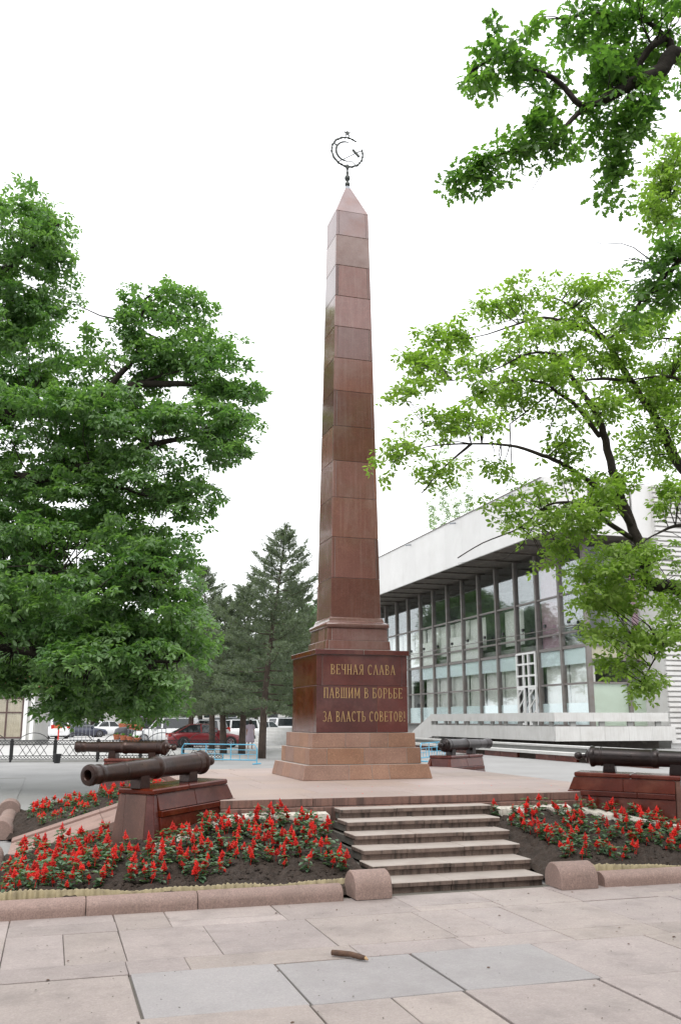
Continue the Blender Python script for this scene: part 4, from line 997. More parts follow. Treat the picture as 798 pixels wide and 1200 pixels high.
# --- the lighter oak on the right
T = Vector((11.6, 13.1, 0)); tr_ = T
oakR = thing('oak_tree', T, 'sparse light green oak with dark crooked boughs in front of the glass building', 'tree')
fork = at(830, 725, 16)
skel = limb('trunk', [T + Vector((0, 0, -.1)), T + Vector((-.05, 0, .7)), T + Vector((-.2, .1, 2)), fork + Vector((.5, -.3, .1)), at(860, 640, 16), at(850, 560, 16.4)], [.42, .32, .26, .24, .2, .17], 'bark', oakR, 12)
RL = [([(838, 735, 16), (800, 694, 16), (775, 688, 15.8), (757, 678, 15.7), (752, 645, 15.7), (738, 612, 15.8), (721, 566, 15.8), (709, 516, 15.8), (700, 488, 15.8), (682, 461, 15.7), (664, 434, 15.6), (655, 417, 15.5), (620, 414, 15.3), (575, 435, 15.2), (530, 446, 15.1)], .16, .6),
      ([(850, 600, 16.4), (820, 570, 16.6), (794, 542, 16.8), (772, 497, 17), (754, 470, 17), (732, 435, 17), (709, 399, 17), (691, 381, 17), (664, 356, 16.9), (637, 347, 16.8), (612, 346, 16.7)], .14, .8),
      ([(742, 620, 15.8), (718, 587, 15.6), (691, 565, 15.4), (655, 542, 15.1), (628, 531, 14.9), (597, 522, 14.7), (552, 520, 14.5), (498, 524, 14.4), (462, 540, 14.3)], .075, .8),
      ([(552, 520, 14.5), (521, 547, 14.3), (494, 578, 14.2)], .03, .8),
      ([(742, 632, 15.8), (709, 610, 15.3), (700, 594, 15.1), (673, 589, 14.8), (642, 592, 14.6), (610, 618, 14.5), (566, 636, 14.4), (536, 654, 14.4)], .055, .8),
      ([(709, 399, 17), (682, 385, 16.6), (637, 372, 16.3), (597, 383, 16), (561, 394, 15.9), (510, 400, 15.9)], .05, .8),
      ([(738, 446, 17), (705, 444, 16.6), (682, 446, 16.4), (640, 450, 16.2), (600, 452, 16)], .045, .8),
      ([(664, 434, 15.6), (637, 466, 15.3), (597, 497, 15.1)], .035, .8),
      ([(702, 511, 15.8), (678, 479, 15.4), (655, 461, 15.2), (633, 448, 15), (588, 448, 14.9), (540, 475, 14.8), (500, 500, 14.8)], .05, .8),
      ([(850, 500, 16.5), (798, 446, 16.8), (754, 443, 16.9), (725, 450, 16.9)], .06, .7),
      ([(838, 735, 16), (805, 745, 15.6), (775, 760, 15.3), (752, 800, 15.2)], .06, .8),
      ([(850, 620, 16), (800, 615, 15.6), (770, 625, 15.4), (745, 640, 15.2)], .06, .8),
      ([(850, 430, 17.2), (800, 400, 17.4), (765, 395, 17.4), (740, 380, 17.4)], .05, .8),
      ([(860, 330, 17.6), (810, 250, 17.6), (785, 232, 17.6), (760, 243, 17.6)], .05, .8)]
for pl, r0, tp in RL:
    skel += limb('limb', [at(*p) for p in pl], [max(.009, r0 * .86 * (1 - .97 * i / (len(pl) - 1)) ** 1.15) for i in range(len(pl))], 'bark', oakR, 8)
BR = [(651, 320, 14, 12, 16.8, .4, 6), (612, 348, 48, 12, 16.6, .8, 16), (578, 358, 20, 14, 16.4, .5, 8), (692, 340, 38, 22, 17, .9, 20), (530, 394, 34, 14, 15.9, .7, 15), (489, 421, 24, 12, 15.6, .6, 10), (507, 446, 34, 12, 15.2, .6, 14),
      (467, 457, 14, 7, 15.1, .3, 5), (610, 405, 44, 14, 15.6, .8, 18), (566, 455, 40, 14, 15.1, .7, 18), (628, 450, 44, 14, 15.4, .8, 20), (688, 410, 38, 20, 16.6, .9, 20), (732, 412, 30, 24, 17, 1, 18), (530, 493, 45, 13, 14.8, .8, 22),
      (467, 520, 26, 10, 14.4, .5, 10), (574, 502, 34, 13, 14.8, .7, 14), (516, 550, 24, 13, 14.3, .5, 10), (456, 538, 10, 7, 14.3, .3, 4), (664, 524, 28, 13, 15.2, .7, 11), (705, 475, 38, 18, 16, .9, 16), (754, 515, 38, 20, 16.6, 1, 18),
      (588, 547, 18, 7, 14.7, .3, 4), (655, 556, 24, 13, 15.1, .6, 9), (718, 560, 24, 15, 15.8, .7, 10), (590, 592, 18, 7, 14.5, .3, 4), (628, 578, 24, 11, 14.7, .5, 8), (664, 605, 30, 17, 14.9, .7, 16), (588, 626, 20, 11, 14.5, .5, 8), (612, 612, 20, 8, 14.5, .4, 6),
      (700, 580, 28, 14, 15.3, .7, 12), (690, 615, 26, 14, 15.1, .6, 12), (731, 650, 46, 18, 15.2, 1, 26), (781, 580, 26, 22, 15.7, 1, 16), (715, 672, 40, 16, 15.1, .9, 22), (700, 700, 40, 14, 15.1, .8, 18), (745, 700, 40, 18, 15.3, 1, 24), (775, 650, 34, 28, 15.6, 1, 24),
      (690, 735, 34, 9, 15, .6, 10), (745, 745, 36, 16, 15.2, .9, 20), (780, 740, 26, 24, 15.5, 1, 18), (735, 775, 28, 10, 15.1, .6, 10), (755, 800, 20, 10, 15.1, .5, 9), (790, 700, 20, 30, 15.8, 1, 12), (655, 640, 20, 8, 15, .5, 6), (640, 660, 10, 6, 15, .3, 2),
      (785, 220, 22, 16, 17.6, .9, 12), (780, 250, 14, 8, 17.5, .5, 5), (770, 265, 14, 7, 17.5, .4, 4), (790, 180, 16, 16, 17.6, .8, 8), (760, 372, 30, 20, 17.3, .9, 12), (785, 420, 22, 22, 17.2, 1, 12), (770, 465, 26, 14, 17, .9, 10), (725, 370, 20, 16, 17, .8, 8), (655, 480, 26, 10, 15.3, .6, 6), (640, 385, 30, 9, 16.2, .6, 10),
      (782, 195, 24, 40, 17.6, 1, 22), (770, 245, 26, 14, 17.5, .6, 9), (778, 440, 28, 36, 17.2, 1.2, 22), (742, 450, 30, 18, 17, .9, 12), (785, 510, 22, 34, 16.8, 1, 16), (745, 385, 26, 22, 17.2, .9, 14), (675, 372, 34, 12, 16.6, .7, 10), (650, 430, 30, 12, 15.8, .6, 8), (610, 470, 34, 10, 15.2, .6, 8), (540, 425, 30, 12, 15.4, .6, 9), (880, 500, 70, 150, 17, 3, 40), (880, 280, 60, 100, 18, 3, 22), (870, 680, 50, 70, 16.5, 2.4, 26)]
cs = np.concatenate([blob_points(*b_, shell=0) for b_ in BR]); cs = gaps(cs, 2.2, -1.1, 1.0)
crown(oakR, sprays(cs, .30, 10, 5, .108, .06, .35), 'leaf_right')
twigs(oakR, cs, skel, 'bark', .016, .8)
bare = MB()
for pl in ([(642, 592, 14.6), (610, 640, 14.4), (590, 655, 14.3), (536, 660, 14.2)], [(552, 520, 14.5), (520, 515, 14.3), (494, 600, 14.2)], [(637, 372, 16.2), (600, 375, 16), (560, 385, 16)], [(597, 497, 15.1), (600, 560, 15), (575, 575, 15)], [(655, 461, 15.2), (645, 500, 15.1), (640, 525, 15)], [(740, 380, 17.4), (725, 395, 17.4), (690, 400, 17.2)]):
    bare.tube([at(*p) for p in pl], [.012 - .009 * i / (len(pl) - 1) for i in range(len(pl))], 4)
stuff(under(bare.build('bare_twigs', 'bark', None, True), oakR))

# --- the near oak overhead, right of the camera
T = Vector((9.3, 7.4, 0))
oakN = thing('oak_tree', T, 'near oak with large dark leaves whose branch hangs overhead', 'tree')
skel = limb('trunk', [T + Vector((0, 0, -.1)), T + Vector((-.05, 0, .8)), T + Vector((-.2, .1, 3)), T + Vector((-.3, .3, 5.2)), T + Vector((-.2, .4, 8)), T + Vector((.2, .4, 11))], [.5, .4, .33, .28, .2, .06], 'bark', oakN, 12)
NL = [([(1050, 240, 9.6), (930, 130, 9.4), (798, 67, 9.2), (777, 81, 9.1), (759, 88, 9), (734, 101, 8.9), (705, 119, 8.8)], .10, .5),
      ([(705, 119, 8.8), (680, 123, 8.7), (654, 96, 8.7), (618, 79, 8.6), (582, 69, 8.6), (550, 85, 8.6)], .035, .7),
      ([(690, 123, 8.75), (670, 140, 8.7), (654, 159, 8.6), (644, 173, 8.6), (600, 177, 8.5), (560, 192, 8.5), (532, 215, 8.5)], .026, .7),
      ([(790, 70, 9.2), (781, 47, 9.2), (763, 54, 9.1), (752, 70, 9.1), (748, 82, 9.1)], .045, .4),
      ([(781, 47, 9.2), (770, 35, 9.3), (745, 20, 9.3), (700, 15, 9.2), (660, 22, 9.1)], .03, .6),
      ([(737, 104, 8.9), (730, 150, 8.9), (724, 185, 8.9), (714, 228, 8.9)], .016, .6),
      ([(1050, 320, 9.6), (900, 320, 9.6), (820, 290, 9.6), (785, 318, 9.5), (760, 340, 9.5), (742, 365, 9.5)], .05, .75)]
for pl, r0, tp in NL:
    skel += limb('limb', [at(*p) for p in pl], [r0 * (1 - tp * i / (len(pl) - 1)) for i in range(len(pl))], 'bark', oakN, 8)
BN = [(582, 60, 34, 18, 8.6, .4, 13), (557, 92, 20, 14, 8.6, .25, 7), (612, 76, 24, 16, 8.6, .35, 9), (665, 22, 42, 24, 9, .5, 24), (727, 30, 60, 34, 9.2, .7, 44), (775, 30, 34, 42, 9.3, .7, 34), (644, 97, 28, 13, 8.7, .3, 9), (705, 80, 40, 22, 8.9, .5, 22),
      (640, 133, 16, 12, 8.65, .25, 5), (636, 158, 26, 9, 8.6, .25, 8), (600, 175, 24, 7, 8.5, .2, 8), (557, 195, 22, 9, 8.5, .2, 8), (533, 215, 9, 9, 8.5, .15, 4), (571, 212, 9, 7, 8.5, .15, 3), (654, 173, 10, 8, 8.6, .15, 3), (680, 172, 6, 6, 8.6, .15, 2),
      (702, 136, 24, 15, 8.8, .35, 10), (734, 145, 28, 18, 8.9, .4, 13), (726, 172, 22, 15, 8.9, .35, 9), (717, 202, 10, 15, 8.9, .2, 5), (713, 230, 7, 7, 8.9, .12, 2), (762, 105, 28, 20, 9, .4, 12),
      (768, 305, 28, 24, 9.5, .5, 16), (752, 338, 20, 22, 9.5, .4, 11), (785, 330, 18, 28, 9.5, .5, 11), (744, 366, 13, 13, 9.5, .3, 5), (790, 290, 14, 14, 9.5, .4, 6), (900, 60, 90, 90, 9.6, 1.5, 60), (900, 320, 70, 60, 9.7, 1, 26)]
cs = np.concatenate([blob_points(*b_, shell=0) for b_ in BN]); cs = gaps(cs, 4.0, -1.05, 2.0)
crown(oakN, sprays(cs, .14, 5, 5, .105, .045, .5, .72, PROF_N), 'leaf_near')
twigs(oakN, cs, skel, 'bark', .012, .9)
bare = MB()
for pl in ([(650, 165, 8.6), (640, 185, 8.6), (634, 205, 8.6), (622, 224, 8.6)], [(762, 305, 9.5), (742, 290, 9.5), (727, 285, 9.5), (705, 286, 9.5), (683, 278, 9.5)], [(755, 306, 9.5), (736, 303, 9.5)]):
    bare.tube([at(*p) for p in pl], [.007, .005, .004, .003, .002][:len(pl)], 4)
stuff(under(bare.build('bare_twigs', 'bark', None, True), oakN))

# --- pines behind the platform
def pine_mesh(h, r, z0, seedk, nb=46, lean=0.0):
    rr = np.random.default_rng(seedk); wood = MB(); nb_, nd_ = [], []
    tp = [(lean * (t ** 1.3) + .06 * math.sin(5 * t + seedk), .06 * math.cos(4 * t), h * t) for t in np.linspace(0, .985, 12)]
    wood.tube(tp, [.19 * (1 - .93 * t) for t in np.linspace(0, 1, 12)], 9)
    def stem(z): t = z / h; return np.array([lean * t ** 1.3 + .06 * math.sin(5 * t + seedk), .06 * math.cos(4 * t), z])
    br_ = MB()
    for k in range(nb):
        t = (k + rr.uniform(0, .8)) / nb; z = z0 + (h - z0) * t ** .92; a = k * 2.4 + rr.uniform(-.5, .5)
        L = r * (1 - t) ** .75 * rr.uniform(.65, 1.15) + .25; up = .12 + .55 * t + rr.uniform(-.1, .1)
        d = np.array([math.cos(a), math.sin(a), 0]); b0 = stem(z); P = []
        for q in np.linspace(0, 1, 5): P.append(b0 + d * L * q + np.array([0, 0, L * (up * q * q - .12 * q * (1 - t))]))
        br_.tube(P, [.045 * (1 - t) + .012, .03 * (1 - t) + .01, .015, .01, .005], 4, False)
        ns = int(14 + 34 * L)
        for q in range(ns):
            s = rr.uniform(.22, 1.02); c = b0 + d * L * s + np.array([0, 0, L * (up * s * s - .12 * s * (1 - t))])
            side_ = np.array([-d[1], d[0], 0]) * rr.normal(0, .24 * L * (1.15 - s) + .07)
            nb_.append(c + side_ + np.array([0, 0, rr.normal(.03, .07)])); nd_.append(unit(d * .9 + side_ * .6 + np.array([0, 0, .5]) + rr.normal(0, .3, 3)))
    for q in range(30):
        s = rr.uniform(0, 1); nb_.append(stem(h * (.86 + .14 * s)) + rr.normal(0, .05, 3)); nd_.append(unit(np.array([0, 0, 1.]) + rr.normal(0, .5, 3)))
    nb_, nd_ = np.array(nb_), np.array(nd_); K = 16
    base = np.repeat(nb_, K, axis=0); ax = np.repeat(nd_, K, axis=0); m = len(base)
    d = unit(ax * .75 + rr.normal(0, .75, (m, 3))); base = base + ax * rr.uniform(-.1, .14, m)[:, None]; L = rr.uniform(.09, .17, m); up_ = unit(rr.normal(0, 1, (m, 3))); s = unit(np.cross(d, up_)) * .015
    V_ = np.stack([base - s, base + s, base + d * L[:, None]], axis=1).reshape(-1, 3)
    rv = np.repeat(np.clip(np.repeat(rr.uniform(0, 1, len(nb_)), K) * .6 + rr.uniform(0, .4, m), 0, 1), 3)
    me = poly_mesh('crown', V_, np.full(m, 3), np.arange(3 * m), rv); me.materials.append(MATS['needle'])
    def tomesh(b, nm):
        q = bpy.data.meshes.new(nm); q.from_pydata([tuple(p) for p in b.v], [], b.f); q.materials.append(MATS['pine_bark']); q.shade_smooth(); return q
    return tomesh(wood, 'trunk'), tomesh(br_, 'branches'), me
PM = [pine_mesh(10.3, 3.3, 2.0, 3, 66, .9), pine_mesh(8.4, 3.0, 1.9, 5, 56, .2), pine_mesh(7.6, 3.0, 1.9, 9, 50, -.2)]
def pine(px, py, kind, label, rz, sc=1.0, depth=None):
    p = hit(px, py, 0) if depth is None else at(px, 843, depth)
    t = thing('pine_tree', (p.x, p.y, 0), label, 'tree', 'pines beside the car park', rz); t.scale = (sc,) * 3
    for nm, me in zip(('trunk', 'branches', 'crown'), PM[kind]):
        o = link(nm, me, None, t)
        if nm == 'branches': stuff(o)
pine(306.5, 889, 0, 'tallest dark pine with a leaning pointed top, next to the obelisk', R(-17))
pine(285, 884, 1, 'middle pine whose trunk hides part of the walking women', R(60))
pine(262, 884, 2, 'pine whose trunk stands in front of the red car', R(10))
pine(250, 0, 0, 'grey pine with a forked top rising left of the tallest pine', R(150), 1.0, 52)
pine(225, 0, 1, 'greyish pine behind the parked silver car', R(120), 1.05, 58)
pine(206, 0, 2, 'low wide pine behind the white off-road car', R(200), 1.05, 66)
pine(345, 0, 1, 'pine partly hidden behind the obelisk base', R(240), 1.12, 52)

# --- distant broadleaf trees and poplars
def ball_tree(seedk, h, r, n, leaf, tall=1.0, m='leaf_far'):
    global rng
    old = rng; rng = np.random.default_rng(seedk)
    nb_ = 16; cc = []
    for k in range(nb_):
        d = unit(rng.normal(0, 1, 3)); c = np.array([d[0] * r * .62, d[1] * r * .62, h * .62 + d[2] * h * .27 * tall]); q = unit(rng.normal(0, 1, (n // nb_, 3))) * (rng.uniform(.2, 1, n // nb_) ** .4)[:, None]
        cc.append(c + q * np.array([r * .45, r * .45, h * .14]))
    cc = np.concatenate(cc); cc = cc[cc[:, 2] > h * .16]
    me = poly_mesh('crown', *sprays(cc, .6 * leaf / .3, 7, 4, leaf, .15, .5)); me.materials.append(MATS[m])
    b = MB(); b.tube([(0, 0, -.1), (.05, 0, h * .2), (0, .1, h * .5), (.1, 0, h * .85)], [.32, .24, .16, .03], 8)
    for k in range(7):
        a = k * .9; b.tube([(0, 0, h * (.25 + .06 * k)), (math.cos(a) * r * .35, math.sin(a) * r * .35, h * (.4 + .06 * k)), (math.cos(a) * r * .7, math.sin(a) * r * .7, h * (.5 + .05 * k))], [.12, .07, .02], 5)
    q = bpy.data.meshes.new('trunk'); q.from_pydata([tuple(p) for p in b.v], [], b.f); q.materials.append(MATS['bark']); q.shade_smooth()
    rng = old; return q, me
DT = [ball_tree(11, 9, 4.2, 700, .32), ball_tree(12, 11, 4.6, 800, .32)]
POP = ball_tree(13, 33, 1.25, 150, .30, 1.6, 'leaf_poplar')
def tree(name, meshes, px, depth, label, group, sc=1.0, rz=0):
    p = at(px, 843, depth); t = thing(name, (p.x, p.y, 0), label, 'tree', group, rz); t.scale = (sc,) * 3
    link('trunk', meshes[0], None, t); link('crown', meshes[1], None, t)
tree('broadleaf_tree', DT[0], 362, 62, 'bright green tree behind the pines, touching the obelisk edge', 'background trees', 1.08)
for k, (px, dp, sc, lab) in enumerate(((-40, 120, 2.2, 'far tree behind the kiosk'), (50, 128, 2.1, 'far tree behind the white off-road car'), (112, 116, 1.9, 'far tree behind the dark saloon car'), (165, 108, 1.3, 'far tree above the terracotta pots'),
                                   (235, 105, 1.05, 'far tree behind the row of pines'), (300, 115, 1.0, 'far tree seen between the pine trunks'), (345, 120, .8, 'far tree above the white garden wall'), (420, 130, 1.1, 'far tree hidden mostly by the obelisk'))):
    tree('broadleaf_tree', DT[k % 2], px, dp, lab, 'background trees', sc, k * 1.1)
for px, dp, sc, lab in ((524, 118, 1.10, 'tallest poplar rising above the white roof'), (513, 124, 1.08, 'slim poplar rising above the roof, edge of the pair'), (541, 122, 1.07, 'poplar above the roof beside the tallest one'), (556, 122, 1.12, 'poplar above the roof nearest the oak boughs')):
    tree('poplar_tree', POP, px, dp, lab, 'poplars behind the building', sc * .92, px)

cp = MB(); cp.v = [(-60, 41.2, .004), (14, 41.2, .004), (15.5, 62, .004), (19, 140, .004), (-60, 140, .004)]; cp.f = [(0, 1, 2, 3, 4)]
struct(cp.build('car_park', 'concrete'))
for k, (x, y, sc) in enumerate(((-9, -5, 1.4), (-1.5, -11, 1.5), (7, -9, 1.45), (14, -3, 1.5), (-15, 3, 1.5), (-20, -8, 1.6), (20, -10, 1.6), (3, -20, 1.7), (19, 4, 1.4))):
    t = thing('broadleaf_tree', (x, y, 0), 'park tree on the near side of the pavement facing the steps', 'tree', 'park trees on the near side of the pavement', k * 1.3); t.scale = (sc,) * 3
    link('trunk', DT[k % 2][0], None, t); link('crown', DT[k % 2][1], None, t)
# ------------------------------------------------------------------ kiosk at the left
kp = hit(48, 866, 0); K = at(-4, 843, 62); kk = thing('kiosk', (K.x, K.y, 0), 'small white kiosk with curtained brown window and red roof', 'kiosk', None, R(-10))
def kb(name, a, m): return MB().box(*a).build(name, m, kk)
kb('wall', (-5, 2.55, 0, 5, 0, 3.7), 'plaster'); kb('plinth', (-5.05, 2.62, -.06, 5, 0, .35), 'grey_wall')
for x in (-1.4, -.55, 1.9, 2.35): kb('pilaster', (x - .12, x + .12, -.14, 0, .35, 3.3), 'white_paint')
kb('cornice', (-5.1, 2.75, -.25, 5, 3.32, 3.7), 'white_paint')
link('roof', hullmesh('roof', [(-5.3, -.6, 3.7), (3.1, -.6, 3.7), (3.1, 5, 3.7), (-5.3, 5, 3.7), (-4.6, 1, 4.6), (2.2, 1, 4.6), (2.2, 4, 4.6), (-4.6, 4, 4.6)]), 'red_roof', kk)
fr = MB(); 
for x in (-.38, .65, 1.7): fr.box(x - .05, x + .05, -.07, .02, .5, 3.15)
for z in (.5, 2.15, 3.1): fr.box(-.38, 1.7, -.065, .015, z - .05, z + .05)
wf = fr.build('window_frame', 'brown_frame', kk)
kb('window_pane', (-.36, 1.68, -.03, -.025, .52, 3.08), 'glass')
for xa in (-.35, .68):
    v = []; n = 30
    for q in range(n + 1):
        for z in (.55, 3.05): v.append((xa + .98 * q / n, -.012 + .008 * math.sin(q * 1.3), z))
    pyd('curtain', v, [(2 * q, 2 * q + 2, 2 * q + 3, 2 * q + 1) for q in range(n)], 'beige_curtain', kk, True)

# ------------------------------------------------------------------ black ornamental railing
def rail_panel(p, rz, L, label):
    t = thing('railing_panel', p, label, 'railing', 'black railing panels', rz)
    h = .86
    f = MB()
    for x in (.05, L - .05): f.box(x - .02, x + .02, -.02, .02, .1, h)
    for z in (.1, .24, .68, h - .02): f.box(.05, L - .05, -.013, .013, z, z + .025)
    f.build('frame', 'black_iron', t)
    d = MB(); n = 12
    for k in range(n):
        x0 = .06 + (L - .12) * k / n; x1 = .06 + (L - .12) * (k + 1) / n
        for za, zb_ in ((.12, .25), (.70, h - .02)):
            d.tube([(x0, 0, za), (x1, 0, zb_)], .013, 4, False); d.tube([(x0, .004, zb_), (x1, .004, za)], .013, 4, False)
    for k in range(4):
        x0 = .3 + (L - .6) * k / 4; x1 = .3 + (L - .6) * (k + 1) / 4
        d.tube([(x0, 0, .26), (x1, 0, .68)], .014, 4, False); d.tube([(x0, .004, .68), (x1, .004, .26)], .014, 4, False)
    stuff(d.build('lattice', 'black_iron', t))
    arch = [(.25 + (L - .5) * q / 10, 0, h + .30 * math.sin(math.pi * q / 10) ** .7) for q in range(11)]
    MB().tube(arch, .016, 5).build('arch', 'black_iron', t)
    MB().box(-.045, .045, -.04, .04, 0, .92).build('post', 'black_iron', t)
    MB().box(.05, L - .05, -.10, .10, 0, .085).build('base_kerb', 'grey_wall', t)
f0 = hit(-30, 893.5, 0); f1 = hit(64, 893, 0); dv = (f1 - f0).normalized(); rz = math.atan2(dv.y, dv.x); L = 1.72
labs = ['railing panel left of the kiosk window', 'railing panel below the kiosk window', 'railing panel beside the black flower pot', 'railing panel behind the cannon muzzle', 'railing panel behind the rear cannon barrel', 'railing panel ending beside the blue barrier']
for k, lab in enumerate(labs):
    p = f1 + dv * (L * (k - 2.0)); rail_panel((p.x, p.y, 0), rz, L, 'black wrought iron ' + lab)
def pot(p, r, h, m, label, group=None, plantm=True):
    t = thing('flower_pot', p, label, 'flower pot', group)
    MB().lathe([(0, 0), (r * .72, 0), (r * .95, h * .82), (r * 1.06, h * .83), (r * 1.06, h), (r * .93, h), (r * .9, h * .9), (0, h * .9)], 14).build('pot', m, t, False)
    if plantm:
        n = 24; a = rng.uniform(0, 6.28, n); e = rng.uniform(.3, 1.4, n); d = np.stack([np.cos(a) * np.cos(e), np.sin(a) * np.cos(e), np.sin(e)], 1)
        me = poly_mesh('foliage', *leaf_arrays(np.tile([0, 0, h * .9], (n, 1)) + d * .03, d, np.tile([0, 0, 1.], (n, 1)) + .01, rng.uniform(.12, .26, n), np.full(n, .1), PROF_S, rng.uniform(0, 1, n))); me.materials.append(MATS['pot_plant']); link('foliage', me, None, t)
p = hit(67, 894, 0); pot((p.x, p.y - .3, 0), .16, .36, 'black_iron', 'black flower pot at the foot of the railing', None, False)

# terracotta pots on two racks beyond the railing
for k in range(4):
    p = at(138 + 8 * k, 843, 68 - 4 * k); pot((p.x, p.y, 0.25), .25, .36, 'terracotta', 'big terracotta pot in the row behind the rear cannon barrel', 'row of large terracotta pots')
    q = thing('pot_stand', (p.x, p.y, 0), 'low grey stand under a large terracotta pot', 'stand', 'low pot stands'); MB().box(-.3, .3, -.3, .3, .2, .25).build('top', 'grey_iron', q)
    for sx in (-.25, .25):
        for sy in (-.25, .25): MB().box(sx - .03, sx + .03, sy - .03, sy + .03, 0, .2).build('leg', 'grey_iron', q)
for k in range(6):
    p = at(143 + 4.2 * k, 843, 84 - 4 * k); pot((p.x, p.y, .95), .28, .38, 'terracotta', 'smaller terracotta pot on the raised railing beside the parked cars', 'row of raised terracotta pots')
    q = thing('pot_stand', (p.x, p.y, 0), 'tall grey stand under a smaller terracotta pot', 'stand', 'tall pot stands'); MB().box(-.3, .3, -.3, .3, .9, .95).build('top', 'grey_iron', q)
    for sx in (-.25, .25):
        for sy in (-.25, .25): MB().box(sx - .025, sx + .025, sy - .025, sy + .025, 0, .9).build('leg', 'grey_iron', q)
def bike_rack(p, rz, n, label, h=1.1, m='grey_iron', sp_=.3):
    t = thing('metal_barrier', p, label, 'barrier', None, rz); L = n * sp_
    MB().box(0, L, -.025, .025, h - .05, h).build('top_rail', m, t); MB().box(0, L, -.02, .02, .12, .16).build('bottom_rail', m, t)
    for k in range(n + 1): MB().tube([(k * sp_, 0, 0 if k in (0, n) else .13), (k * sp_, 0, h - .02)], .022, 5).build('bar', m, t)
p = at(84, 843, 72); bike_rack((p.x, p.y, 0), R(-15), 6, 'grey metal barrier in front of the dark saloon car', 1.25)
p = at(152, 843, 66); bike_rack((p.x, p.y, 0), R(35), 8, 'dark metal barrier beside the terracotta pots', 1.15, 'black_iron')
p = at(170, 843, 58); bike_rack((p.x, p.y, 0), R(20), 5, 'silver metal barrier in front of the white off-road car', 1.15)
# little orange stand
p = at(70, 843, 78); t = thing('sign_stand', (p.x, p.y, 0), 'orange sign board on a red post behind the white car', 'sign')
MB().box(-.06, .06, -.05, .05, 0, 1.35).build('post', 'tail', t); MB().box(-.38, .25, -.06, -.03, .95, 1.22).build('board', 'orange', t)
p = hit(55, 868, 0); pot((at(54, 843, 68).x, at(54, 843, 68).y, 0), .2, .3, 'orange', 'tiny orange pot on the ground beside the kiosk', None, False)

# blue steel barrier
def blue_barrier(pa, pb, label, h=.74):
    d = Vector((pb.x - pa.x, pb.y - pa.y, 0)); L = d.length; t = thing('steel_barrier', (pa.x, pa.y, 0), label, 'barrier', 'blue barriers', math.atan2(d.y, d.x)); m = 'blue_iron'
    def tb(nm, pts, r_=.022): MB().tube(pts, r_, 7).build(nm, m, t)
    tb('outer_frame', [(0, 0, 0), (0, 0, h - .15), (.1, 0, h), (L - .1, 0, h), (L, 0, h - .15), (L, 0, 0)])
    tb('bottom_rail', [(0, 0, .16), (L, 0, .16)], .024); tb('upper_rail', [(0, 0, h - .2), (L, 0, h - .2)], .014); tb('middle_rail', [(0, 0, h * .5), (L, 0, h * .5)], .012)
    for x in (L * .33, L * .66): tb('upright', [(x, 0, .16), (x, 0, h)], .02)
    for k in range(1, 9):
        if k % 3: tb('bar', [(L * k / 9, 0, .16), (L * k / 9, 0, h * .5 if k % 2 else h - .2)], .012)
    for x in (0, L): tb('foot', [(x, -.3, .03), (x, .3, .03)], .026)
blue_barrier(hit(213, 894, 0), hit(301, 896, 0), 'light blue steel barrier in front of the red car')
blue_barrier(at(492, 843, 38) * 1, at(520, 843, 41), 'light blue steel barrier behind the obelisk, beside the low wall')

# white garden wall far behind the pines: stepped blocks
ww = thing('garden_wall', at(325, 843, 66).to_tuple()[:2] + (0,), 'low white stepped wall beyond the pines', 'wall')
pa, pb = at(296, 843, 72), at(352, 843, 60); d = Vector((pb.x - pa.x, pb.y - pa.y, 0)); rz = math.atan2(d.y, d.x); ww.location = (pa.x, pa.y, 0); ww.rotation_euler = (0, 0, rz); Lw = d.length + 6
for r_ in range(5):
    for k in range(12): MB().box(Lw * k / 12, Lw * (k + 1) / 12 - .03, .3 * r_, .3 * r_ + .45, 0, .22 * (r_ + 1)).build('block', 'conc_white', ww)
# white building sliver far left
fb = thing('distant_house', at(150, 843, 150).to_tuple()[:2] + (0,), 'pale distant house glimpsed under the oak boughs', 'building')
MB().box(-22, 30, 0, 12, 0, 7).build('wall', 'plaster', fb); MB().box(-22.5, 30.5, -.6, 12.5, 7, 7.5).build('roof', 'grey_wall', fb)
for k in range(14):
    wd = MB().box(-20 + 3.6 * k, -18.2 + 3.6 * k, -.05, .02, 2, 4.4).build('window', 'car_glass', fb)

